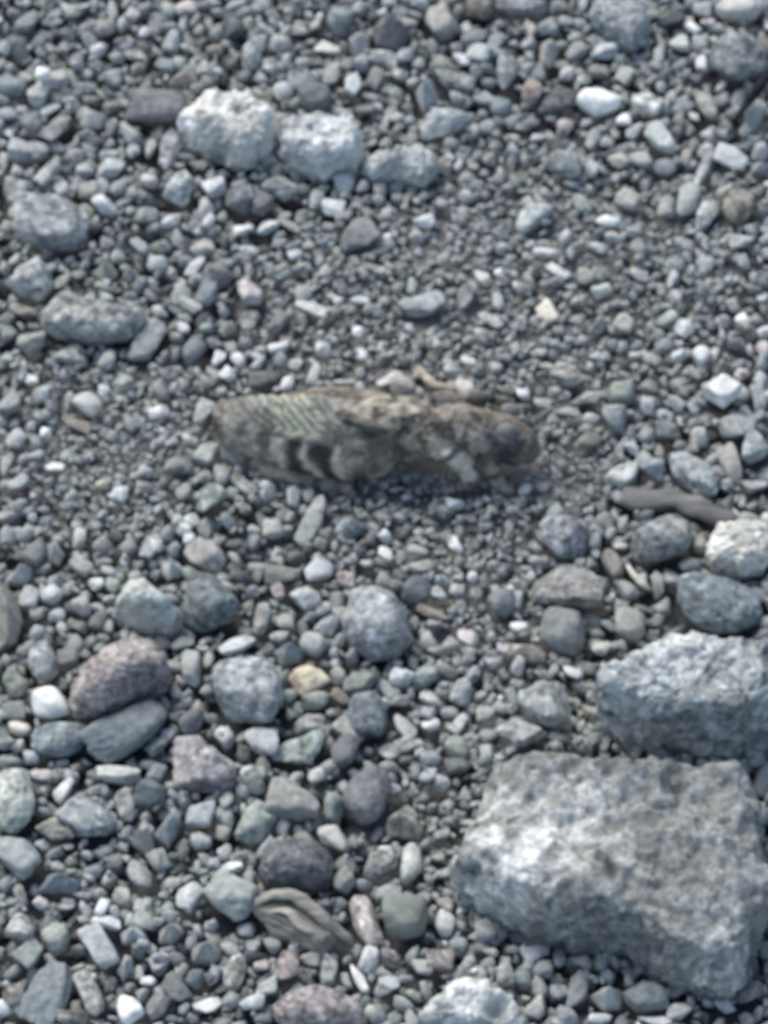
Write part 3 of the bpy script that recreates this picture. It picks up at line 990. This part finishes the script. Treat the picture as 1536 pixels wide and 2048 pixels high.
tube_thing('straw', [(1255, 1132, .0016), (1268, 1150, .0020), (1285, 1168, .0020), (1302, 1180, .0012)], [.00025, .0004, .0004, .0002], M_WOOD, (.62, .58, .48),
           'thin curved whitish straw below the round grey cobble', 'straw', seg=8, rough=.1, seed=10)
# curled strip of dry bark: a thick tan body, a pale lip along its back and a dark slit between
bark = bpy.data.objects.new('bark_strip', None); COL.objects.link(bark)
bp = at(600, 1840, 0.0); bark.location = bp
bark['label'] = 'curled strip of dry tan bark with a dark slit below the black basalt stone'; bark['category'] = 'bark'
def bark_part(name, pts, radii, col, **kw):
    v, f = tube(P(*pts), radii, **kw); o = link(name, poly_mesh(name, v - bp, f), M_WOOD, (0, 0, 0), parent=bark); o.color = (*col, 1); return o
ba, bb, bc, bt = ground_axes(602, 1856, 222, 80, -20, .55)
bvv, bff = unit_shape(5, 4242, 'f', .10); bvv = bvv * np.array([ba, bb, bc]); bvv[:, 2] += .0012
bvv = np.stack([bvv[:, 0] * math.cos(bt) - bvv[:, 1] * math.sin(bt), bvv[:, 0] * math.sin(bt) + bvv[:, 1] * math.cos(bt), bvv[:, 2]], 1) + (at(602, 1856, .0006) - bp)
bo = link('bark_body', mesh_from('bark_body', bvv, bff), M_WOOD, (0, 0, 0), parent=bark); bo.color = (.235, .225, .195, 1)
bark_part('bark_lip', [(474, 1840, .0010), (512, 1806, .0026), (556, 1786, .0036), (604, 1800, .0038), (650, 1838, .0034), (706, 1884, .0010)], [.0002, .0005, .0007, .0008, .0008, .0003], (.31, .295, .25), seg=14, rough=.3, seed=5, flat=.6)
bark_part('bark_edge', [(545, 1822, .0030), (575, 1824, .0034), (604, 1852, .0034), (645, 1868, .0026)], [.0002, .0005, .0006, .0002], (.35, .335, .285), seg=12, rough=.25, seed=6, flat=.5)
for q in ((520, 1830, 60, 60), (600, 1842, 120, 80), (670, 1870, 80, 60)):
    a_, b_, c_, th_ = ground_axes(q[0], q[1], q[2], q[3], -15, .5); p_ = at(q[0], q[1]); OCC.append((p_[0], p_[1], a_, b_, th_))

# ---------------------------------------------------------------- the grasshopper
def loft(path, ry, rz, tilt=0.0, seg=28):
    """body of elliptical sections along a path; tilt leans the section about the path"""
    path = np.array(path, float); n = len(path); t = np.linspace(0, n - 1, 10 * n); i = np.clip(t.astype(int), 0, n - 2); fr = t - i; fr = fr[:, None]
    p0, p1, p2, p3 = path[np.clip(i - 1, 0, n - 1)], path[i], path[i + 1], path[np.clip(i + 2, 0, n - 1)]
    c = .5 * ((2 * p1) + (p2 - p0) * fr + (2 * p0 - 5 * p1 + 4 * p2 - p3) * fr ** 2 + (3 * p1 - p0 - 3 * p2 + p3) * fr ** 3)
    a_ = np.interp(t, np.arange(n), ry); b_ = np.interp(t, np.arange(n), rz)
    k = np.ones(7) / 7; pad = lambda q: np.convolve(np.pad(q, 3, mode='edge'), k, 'valid'); a_, b_ = pad(a_), pad(b_)
    side = np.array([0, math.cos(tilt), math.sin(tilt)]); upv = np.array([0, -math.sin(tilt), math.cos(tilt)])
    an = np.linspace(0, 2 * math.pi, seg, endpoint=False)
    v = (c[:, None, :] + np.cos(an)[None, :, None] * a_[:, None, None] * side + np.sin(an)[None, :, None] * b_[:, None, None] * upv).reshape(-1, 3)
    f = []
    for q in range(len(c) - 1):
        for j in range(seg):
            b = (j + 1) % seg; f.append((q * seg + j, q * seg + b, (q + 1) * seg + b, (q + 1) * seg + j))
    f.append(tuple(range(seg))[::-1]); f.append(tuple((len(c) - 1) * seg + j for j in range(seg)))
    return v, f

GH = at(770, 900, 0.0)
def L(px, py, z): return at(px, py, z) - GH
parts = []
# trunk: abdomen tip, abdomen, thorax, collar, head
tr = [L(560, 842, .0044), L(620, 844, .0048), L(700, 850, .0052), (L(790, 858, .0056)), L(860, 862, .0058), L(930, 868, .0056), L(980, 874, .0053), L(1020, 882, .0050), L(1058, 892, .0045), L(1078, 900, .0040)]
parts.append(loft(tr, [.0010, .0022, .0031, .0037, .0039, .0036, .0031, .0028, .0020, .0007], [.0010, .0022, .0031, .0037, .0039, .0037, .0033, .0032, .0026, .0010]))
# near hind thigh: deep, flattened, leaning out so that its outer face looks up and to the front
FT = math.radians(41)
fem = [L(800, 884, .0062), L(760, 884, .0060), L(700, 880, .0058), L(640, 874, .0056), L(570, 864, .0054), L(500, 853, .0050), L(455, 846, .0048), L(428, 842, .0046)]
fem_h = [.0028, .0043, .0050, .0051, .0047, .0038, .0031, .0016]
parts.append(loft(fem, [.0010, .0017, .0021, .0021, .0019, .0017, .0016, .0008], fem_h, tilt=-FT))
# far hind thigh
parts.append(loft([L(800, 812, .0058), L(740, 806, .0062), L(680, 800, .0062), L(610, 800, .0058), L(560, 806, .0050)], [.0010, .0015, .0015, .0012, .0008], [.0022, .0030, .0030, .0022, .0012], tilt=math.radians(25)))
def limb(*q):
    parts.append(tube([L(*x[:3]) for x in q], [x[3] for x in q], seg=14))
LIMB0 = len(parts)
limb((430, 850, .0040, .0010), (470, 900, .0016, .0009), (540, 940, .0012, .0008), (640, 968, .0010, .0008), (700, 975, .0008, .0007))     # near hind shin, folded back
limb((820, 846, .0062, .0004), (850, 864, .0070, .0009), (880, 888, .0068, .0011), (918, 926, .0048, .0011), (950, 964, .0014, .0007))                                 # near middle thigh
limb((948, 962, .0014, .0009), (915, 975, .0009, .0007), (880, 982, .0007, .0005))                                                           # its shin and foot
limb((965, 905, .0040, .0011), (985, 940, .0030, .0010), (1000, 968, .0012, .0008), (1030, 982, .0008, .0005))                               # near foreleg
limb((840, 822, .0080, .0007), (875, 800, .0090, .0009), (925, 800, .0070, .0008), (965, 815, .0030, .0006))
limb((900, 812, .0070, .0007), (945, 790, .0070, .0008), (1000, 800, .0020, .0006), (1030, 803, .0010, .0004))                               # far foreleg
V, F, off = [], [], 0
for v, f in parts:
    V.append(v); F += [tuple(int(k) + off for k in dict.fromkeys(q)) for q in f]; off += len(v)
raw = bpy.data.meshes.new('raw'); raw.from_pydata([tuple(x) for x in np.vstack(V)], [], F); raw.update()
tmp = bpy.data.objects.new('tmp', raw); COL.objects.link(tmp)
md = tmp.modifiers.new('r', 'REMESH'); md.mode = 'VOXEL'; md.voxel_size = .00017
sm = tmp.modifiers.new('s', 'SMOOTH'); sm.factor = .5; sm.iterations = 4
bpy.context.view_layer.update()
body = bpy.data.meshes.new_from_object(tmp.evaluated_get(bpy.context.evaluated_depsgraph_get()))
bpy.data.objects.remove(tmp); bpy.data.meshes.remove(raw)
bv = np.empty(len(body.vertices) * 3, dtype=np.float32); body.vertices.foreach_get('co', bv); bv = bv.reshape(-1, 3).astype(float)
bn = np.empty(len(body.vertices) * 3, dtype=np.float32); body.vertices.foreach_get('normal', bn); bn = bn.reshape(-1, 3).astype(float)
# where each point sits on the near thigh: u along it (photo pixels), s across it (-1..1)
fx = np.array([p[0] for p in fem]); o_ = np.argsort(fx)
cyf = np.interp(bv[:, 0], fx[o_], np.array([p[1] for p in fem])[o_]); czf = np.interp(bv[:, 0], fx[o_], np.array([p[2] for p in fem])[o_]); hf = np.interp(bv[:, 0], fx[o_], np.array(fem_h)[o_])
hu = np.array([0, math.sin(FT), math.cos(FT)]); hn = np.array([0, -math.cos(FT), math.sin(FT)])
rel = np.stack([np.zeros(len(bv)), bv[:, 1] - cyf, bv[:, 2] - czf], axis=1)
sv = (rel @ hu) / hf; wv = rel @ hn
u = 770 + bv[:, 0] / PX
on_f = (np.abs(sv) < 1.12) & (wv > -.0004) & (wv < .0035) & (u > 415) & (u < 812)
e = np.clip((790 - u) / 60, 0, 1) * on_f
nz = fbm(bv * 700, 3, 4); nz2 = fbm(bv * 1500, 8, 3); nz3 = fbm(bv * 420, 15, 3)
brown = np.outer(1 - .22 * np.clip((u - 800) / 80, 0, 1), (.20, .176, .133))
mott = np.clip(.5 + nz * 1.1, 0, 1)[:, None]
nz4 = fbm(bv * 640, 41, 4)
c_body = brown * (.62 + .9 * mott) ; c_body = c_body * (1 - .62 * np.clip((nz4 - .05) * 4, 0, 1))[:, None]
pale = np.clip((fbm(bv * 560, 55, 3) - .28) * 4, 0, 1)[:, None]; c_body = c_body * (1 - pale) + np.array([.31, .285, .23]) * pale
head = np.clip((u - 960) / 60, 0, 1)[:, None]; c_body = c_body * (1 - .35 * head) + np.array([.17, .155, .13]) * .35 * head
# thigh: chevron ribs on the upper face, two dark bars on the lower face
vv = sv * hf / PX
ph = (u + np.abs(vv - 12) * 1.05 + nz * 8 + nz3 * 8) / 25.0
rib = .5 + .5 * np.sin(ph * 2 * math.pi)
upper = np.clip((sv + .05 + nz3 * .12) * 4.5, 0, 1) * np.clip((u - 455 + nz * 25) / 90, 0, 1) * np.clip((715 - u + nz3 * 30) / 90, 0, 1)
yel = np.exp(-((u - 585) / 75) ** 2)
c_rib = np.array([.20, .21, .20])[None] * (1 - rib[:, None]) + (np.array([.47, .46, .36]) + np.outer(yel, (.06, .06, -.02))) * rib[:, None]
c_low = np.array([.29, .262, .215])[None] * (.45 + 1.0 * mott) * (1 - .35 * np.clip((nz4 - .15) * 5, 0, 1))[:, None]
uu = u - np.clip(-(sv + .45), 0, 1) * 40 + nz * 8 + nz3 * 8
bar = lambda c0, wd: np.clip(1.4 - np.abs(uu - c0) / wd, 0, 1)
lowz = np.clip((-.0 - sv) * 8, 0, 1)
dark = np.maximum(bar(585, 16), bar(640, 18)) * lowz
lite = np.maximum(np.maximum(bar(550, 12), bar(612, 11)), bar(668, 12)) * lowz
c_low = c_low * (1 - lite[:, None]) + np.array([.54, .455, .36]) * lite[:, None]
c_low = c_low * (1 - dark[:, None]) + np.array([.04, .036, .036]) * (dark * np.clip(.9 + nz2 * .6, 0, 1))[:, None]
c_rib = c_rib * (1 - .45 * np.clip((nz4 - .18) * 5, 0, 1))[:, None]
c_th = c_low * (1 - upper[:, None]) + c_rib * upper[:, None]
base_z = np.clip((u - 690) / 60, 0, 1)[:, None]; c_th = c_th * (1 - base_z) + c_body * base_z * 1.05
cc = c_body * (1 - e[:, None]) + c_th * e[:, None]
# pale near middle leg, dark sole shadows are left to the light
vx = bv
for li, q in enumerate(parts[LIMB0:]):            # limbs: paler, with dark cuffs
    lp = q[0][:-2].reshape(-1, 14, 3); ctr = lp.mean(axis=1); lr = np.linalg.norm(lp - ctr[:, None], axis=2).mean(axis=1)
    dd = np.full(len(bv), 9.0); along = np.zeros(len(bv))
    for k_, (cc0, r0) in enumerate(zip(ctr, lr)):
        d0 = np.linalg.norm(bv - cc0, axis=1) / (r0 + .00025); m_ = d0 < dd; dd[m_] = d0[m_]; along[m_] = k_ / len(ctr)
    wl = np.clip((1.35 - dd) * 4, 0, 1)[:, None]
    tone_l = np.array([.50, .455, .36] if li == 1 else [.235, .212, .165])[None] * (.7 + .6 * mott)
    cuff = (np.abs(np.sin(along * 9 + li)) < .22)[:, None]
    tone_l = np.where(cuff, tone_l * .35, tone_l)
    cc = cc * (1 - wl) + tone_l * wl
ring = np.hypot((u - 1010) / 34, (bv[:, 1] - L(1010, 874, .0066)[1]) / (.0018)); rg = (np.clip(1.3 - np.abs(ring - 1) * 2.6, 0, 1) * np.clip((L(1010, 866, .0070)[1] - bv[:, 1]) / .0012, 0, 1))[:, None]
cc = cc * (1 - rg * .9) + np.array([.03, .03, .035]) * rg * .9
cc = np.clip(cc, .02, .8)
seg_ = np.where(on_f, 0, np.sin(u / 9.0) * .00006 * (u < 700))
disp = upper * e * (rib - .5) * .00016 + (nz * .00022 + nz2 * .00010 + nz4 * .00016) * (1 - .6 * e)  + seg_ + .00009 * np.exp(-((sv - .02 + nz3 * .1) / .09) ** 2) * e
bv2 = bv + bn * disp[:, None]
body.vertices.foreach_set('co', bv2.astype(np.float32).ravel()); body.update()
for p in body.polygons: p.use_smooth = True
color_attr(body, cc)
body.materials.clear()
hop = link('grasshopper', body, M_INSECT, GH, label='camouflaged brown-grey grasshopper with chevron-ribbed, dark-barred hind thigh crouching on fine gravel', cat='grasshopper')
def vcol_child(name, v, f, col, cols=None):
    me = poly_mesh(name, v, f); color_attr(me, cols if cols is not None else np.tile(col, (len(v), 1))); return link(name, me, M_INSECT, parent=hop)
# folded wing cover over the back
d_, f_ = ico(5); wc = L(765, 826, .0090)
wv_ = d_ * np.array([.0058, .0027, .0015]); wv_[:, 0] *= 1; wv_[:, 1] *= (1 - .35 * np.clip(-d_[:, 0], 0, 1)); wv_[:, 2] -= wv_[:, 1] ** 2 * 60
wv_ = wv_ + d_ * (fbm(d_ * 3, 5, 3) * .00022)[:, None] + wc
wn = fbm(wv_ * 900, 4, 4); wn2 = fbm(wv_ * 900, 31, 3)
wcols = np.array([.255, .228, .175])[None] * (.6 + .8 * np.clip(.5 + wn, 0, 1))[:, None]; wcols = np.where((wn2 > .22)[:, None], wcols * .35, wcols); wcols = np.where((wn2 < -.35)[:, None], wcols * 1.6, wcols)
vcol_child('wing_cover', wv_, f_, None, wcols)
for (px, py, z) in ((1012, 862, .0078), (1020, 822, .0048)):
    ev = ico(4)[0] * np.array([.0013, .0010, .0010]) + L(px, py, z)
    vcol_child('eye', ev, ico(4)[1], (.19, .185, .18))
for q in (((1070, 858, .0072), (1105, 845, .0078), (1150, 842, .0070), (1200, 850, .0040)), ((1070, 838, .0070), (1110, 816, .0072), (1160, 806, .0058), (1195, 806, .0036))):
    v, f = tube([L(*x) for x in q], [.00026, .00022, .00018, .0001], seg=8); vcol_child('feeler', v, f, (.20, .185, .155))
for (px, py, w_, h_, a_) in ((620, 880, 370, 150, -4), (860, 880, 280, 150, -4), (1020, 890, 150, 130, -4), (930, 960, 90, 40, -20)):
    aa, bb, cc_, tt = ground_axes(px, py, w_, h_, a_, .5); p_ = at(px, py, .002); OCC.append((p_[0], p_[1], aa * .88, bb * .66, tt))

# ---------------------------------------------------------------- the loose gravel (nobody could count it)
X0, X1, Y0, Y1, CELL = -.066, .066, -.098, .108, .00022
NX, NY = int((X1 - X0) / CELL), int((Y1 - Y0) / CELL)
occ = np.zeros((NY, NX), bool)
gx = X0 + (np.arange(NX) + .5) * CELL; gy = Y0 + (np.arange(NY) + .5) * CELL
def ell_mask(x, y, a, b, th, grow=1.0):
    r = max(a, b) * grow; i0, i1 = int((x - r - X0) / CELL), int((x + r - X0) / CELL) + 1; j0, j1 = int((y - r - Y0) / CELL), int((y + r - Y0) / CELL) + 1
    i0, j0 = max(i0, 0), max(j0, 0); i1, j1 = min(i1, NX), min(j1, NY)
    if i0 >= i1 or j0 >= j1: return None
    dx = gx[i0:i1][None, :] - x; dy = gy[j0:j1][:, None] - y; ct, st = math.cos(th), math.sin(th)
    return (slice(j0, j1), slice(i0, i1)), ((dx * ct + dy * st) / (a * grow)) ** 2 + ((-dx * st + dy * ct) / (b * grow)) ** 2 < 1
stone_occ = np.zeros_like(occ)
for q in OCC:
    if q[0] == 'poly':
        pg = q[1]; i0, i1 = int((pg[:, 0].min() - X0) / CELL), int((pg[:, 0].max() - X0) / CELL) + 1; j0, j1 = int((pg[:, 1].min() - Y0) / CELL), int((pg[:, 1].max() - Y0) / CELL) + 1
        i0, j0 = max(i0, 0), max(j0, 0); i1, j1 = min(i1, NX), min(j1, NY)
        xx, yy = np.meshgrid(gx[i0:i1], gy[j0:j1]); ins = np.zeros(xx.shape, bool); Q = np.roll(pg, -1, axis=0)
        for (x1, y1), (x2, y2) in zip(pg, Q):
            cr = (y1 > yy) != (y2 > yy)
            with np.errstate(divide='ignore', invalid='ignore'): ins ^= cr & (xx < (x2 - x1) * (yy - y1) / (y2 - y1) + x1)
        stone_occ[j0:j1, i0:i1] |= ins
    else:
        r = ell_mask(*q)
        if r: stone_occ[r[0]] |= r[1]
occ |= stone_occ
def to_px(x, y):
    d = np.array([x, y, 0]) - CAM; zc = d[1] * CP - d[2] * SP; return FW / 2 + d[0] / zc * DIST / PX, FH / 2 - (d[1] * SP + d[2] * CP) / zc * DIST / PX
# patches of the bed where the gravel is finer and dustier
FINE = [(180, 860, 330, 170, .76), (830, 640, 330, 230, .76), (1150, 560, 420, 280, .82), (850, 1050, 260, 110, .76), (1130, 940, 130, 90, .66), (1000, 1200, 160, 160, .82), (860, 420, 200, 80, .78), (1230, 480, 330, 110, .78), (1060, 1480, 150, 150, .84), (830, 1650, 120, 110, .84), (210, 1050, 150, 60, .82)]
def fine(px, py):
    k = 1.0
    for cx, cy, rx, ry, s in FINE:
        d = ((px - cx) / rx) ** 2 + ((py - cy) / ry) ** 2
        if d < 1.3: k = min(k, s + (1 - s) * max(0, (d - .6) / .7))
    return k
chips = []     # x y z a b c heading shape tilt
NSH = 60
SH1 = [unit_shape(1, 300 + i, 'a') for i in range(24)]
SH = [unit_shape(2, 500 + i, 'c' if i % 3 else 'p') for i in range(NSH)]
SH3 = [unit_shape(3, 900 + i, ('c', 'p', 'c', 'a', 'p', 'c', 'c')[i % 7], .10) for i in range(NSH)]
# the packed bed under the chips: dusty grit, higher where the gravel is fine
pxg, pyg = np.meshgrid(gx, gy)
dgx, dgy, dgz = pxg - CAM[0], pyg - CAM[1], -CAM[2]
zc_ = dgy * CP - dgz * SP; PXG = FW / 2 + dgx / zc_ * DIST / PX; PYG = FH / 2 - (dgy * SP + dgz * CP) / zc_ * DIST / PX
FK = np.zeros_like(pxg)
for cx, cy, rx, ry, s_ in FINE:
    d_ = ((PXG - cx) / rx) ** 2 + ((PYG - cy) / ry) ** 2; FK = np.maximum(FK, np.clip((1.35 - d_) / .8, 0, 1) * np.clip((1 - s_) * 3.4, 0, 1))
bed = -.0019 + .0014 * FK + (fbm(np.stack([pxg.ravel() * 120, pyg.ravel() * 120, 0 * pxg.ravel()], 1), 77, 3) * .0005).reshape(pxg.shape)
hmap = bed.copy()
def throw(n, lo, hi, thr, z, zj, grid, asp=(.45, .92), tall=(.55, 1.0), rest=False, dens=None):
    n = int(n * .615); xs = rng.uniform(X0, X1, n); ys = rng.uniform(Y0, Y1, n); ss = rng.uniform(lo, hi, n); ths = rng.uniform(0, math.pi, n); asps = rng.uniform(*asp, n); tl = rng.uniform(*tall, n); zz = rng.normal(0, zj, n); pk = rng.uniform(0, 1, n)
    for x, y, s, th, ap, t, dz, q in zip(xs, ys, ss, ths, asps, tl, zz, pk):
        j, i = min(int((y - Y0) / CELL), NY - 1), min(int((x - X0) / CELL), NX - 1)
        if grid is not None and grid[j, i]: continue
        if rest and stone_occ[j, i]: continue
        if dens is not None and q > dens[0] + dens[1] * FK[j, i]: continue
        s = s * fine(*to_px(x, y)); a = s / 2; b = a * ap; c = min(a, b) * t * 1.1
        if rest and s < .0009:
            chips.append((x, y, hmap[j, i] + .35 * c, a, b, c, th)); hmap[j, i] += c * .5; continue
        r = ell_mask(x, y, a, b, th)
        if r is None or not r[1].any(): continue
        if grid is not None and (grid[r[0]] & r[1]).sum() > thr * r[1].sum(): continue
        if grid is not None: grid[r[0]] |= r[1]
        zc = z + dz if not rest else hmap[r[0]][r[1]].mean() + .30 * c
        if rest and zc > .0016: continue
        h_ = hmap[r[0]]; h_[r[1]] = np.maximum(h_[r[1]], zc + .75 * c)
        chips.append((x, y, zc, a * 1.12, b * 1.12, c, th))
throw(7000, .0026, .0034, .12, .0002, .0003, occ, dens=(.6, -.5))
throw(30000, .0019, .0026, .16, .0002, .0004, occ, dens=(.8, -.35))
throw(70000, .0013, .0020, .20, .0001, .0004, occ)
throw(24000, .0009, .0013, .24, -.0003, .0003, occ, dens=(.4, .6))
throw(4600, .0012, .0027, 0, 0, 0, None, rest=True, dens=(.7, .3))
n_top = len(chips)
low = stone_occ.copy()
throw(20000, .0012, .0022, .35, -.0015, .0003, low)
throw(9000, .0008, .0015, 0, 0, 0, None, rest=True, dens=(.2, .7))
n_mid = len(chips)
throw(72000, .00032, .0009, 0, 0, 0, None, rest=True, dens=(.22, .78))
C = np.array(chips)
print('chips', len(C), 'top', n_top)
r_ = np.random.default_rng(3)
PAL = [tone(x) for x in ('m', 'l', 'lm', 'lmb', 'bl', 'd', 'dm', 'lmt', 'lgm', 'lu', 'bml', 'w', 'lw')]
PALP = np.array([3.6, 2.6, 4, 3.8, 2.6, 1.2, 2.2, 2.6, 2.6, 1.2, 3.2, .15, .5]); PALP /= PALP.sum()
fk_c = FK[np.clip(((C[:, 1] - Y0) / CELL).astype(int), 0, NY - 1), np.clip(((C[:, 0] - X0) / CELL).astype(int), 0, NX - 1)]
pal = np.array(PAL)[r_.choice(len(PAL), len(C), p=PALP)] * r_.uniform(.8, 1.25, (len(C), 1)) * r_.normal(1, .015, (len(C), 3))
pal = pal * (1 + .08 * fk_c[:, None]) ; pal = pal * (1 - .35 * fk_c[:, None]) + np.array([.31, .31, .285]) * (.35 * fk_c[:, None])
def build_chips(name, sel, shapes, label=None):
    VV, FF, CCs, o = [], [], [], 0
    for k in sel:
        x, y, z, a, b, c, th = C[k]
        v, f = shapes[r_.integers(len(shapes))]
        al, be = r_.normal(0, .35, 2)
        v = v * np.array([a, b, c])
        v = np.stack([v[:, 0], v[:, 1] * math.cos(al) - v[:, 2] * math.sin(al), v[:, 1] * math.sin(al) + v[:, 2] * math.cos(al)], axis=1)
        v = np.stack([v[:, 0] * math.cos(be) + v[:, 2] * math.sin(be), v[:, 1], -v[:, 0] * math.sin(be) + v[:, 2] * math.cos(be)], axis=1)
        ct, st = math.cos(th), math.sin(th)
        VV.append(np.stack([v[:, 0] * ct - v[:, 1] * st + x, v[:, 0] * st + v[:, 1] * ct + y, v[:, 2] + z], axis=1)); FF.append(f + o); o += len(v)
        CCs.append(np.tile(pal[k], (len(v), 1)))
    me = mesh_from(name, np.vstack(VV), np.vstack(FF), True); color_attr(me, np.vstack(CCs))
    return link(name, me, M_CHIP, kind='stuff', label=label)
size = C[:, 3]
big_sel = [k for k in range(n_top) if size[k] > .0015]
small_sel = [k for k in range(n_top) if size[k] <= .0015] + list(range(n_top, n_mid))
build_chips('gravel', big_sel, SH3, 'loose grey gravel chips covering the ground')
build_chips('fine_gravel', small_sel, SH, 'fine grey grit between the larger chips')
ring = []                                                         # the same gravel going on outside the picture, cheaper
for k in range(14000):
    x, y = rng.uniform(-.15, .15), rng.uniform(-.19, .22)
    if X0 < x < X1 and Y0 < y < Y1: continue
    a_ = rng.uniform(.0009, .0017); ring.append((x, y, rng.normal(-.0004, .0005), a_, a_ * rng.uniform(.5, .9), a_ * rng.uniform(.4, .8), rng.uniform(0, 3.14)))
n_all = len(C); C = np.vstack([C, np.array(ring)]); pal = np.vstack([pal, np.array(PAL)[r_.choice(len(PAL), len(ring), p=PALP)]])
build_chips('outer_gravel', range(n_all, len(C)), SH1, 'more of the same grey gravel around the patch in view')
build_chips('grit', range(n_mid, n_all), SH1, 'dusty grey-tan grit lying in the gaps of the gravel')
st = 3                                                            # the packed bed itself
bz = bed[::st, ::st]; bx, by = gx[::st], gy[::st]; ny, nx = bz.shape
bxx, byy = np.meshgrid(bx, by)
bz = bz + (noise3(np.stack([bxx.ravel() * 1500, byy.ravel() * 1500, 0 * bxx.ravel()], 1), 5) * .00022).reshape(bz.shape)
edge = np.minimum(np.minimum(np.arange(nx)[None, :], nx - 1 - np.arange(nx)[None, :]), np.minimum(np.arange(ny)[:, None], ny - 1 - np.arange(ny)[:, None]))
bz = np.where(edge == 0, -.0032, bz)
idx = np.arange(nx * ny).reshape(ny, nx)
bf = np.stack([idx[:-1, :-1], idx[:-1, 1:], idx[1:, 1:], idx[1:, :-1]], -1).reshape(-1, 4)
me = mesh_from('packed_grit', np.stack([bxx.ravel(), byy.ravel(), bz.ravel()], 1), bf, True)
fk = FK[::st, ::st].ravel()[:, None]
color_attr(me, np.array([.06, .062, .065]) * (1 - fk) + np.array([.20, .196, .178]) * fk)
link('packed_grit', me, M_CHIP, kind='stuff', label='packed dusty grit under the gravel')
print('tris', sum(len(o.data.polygons) * (2 if o.name == 'packed_grit' else 1) for o in bpy.data.objects if o.type == 'MESH'))
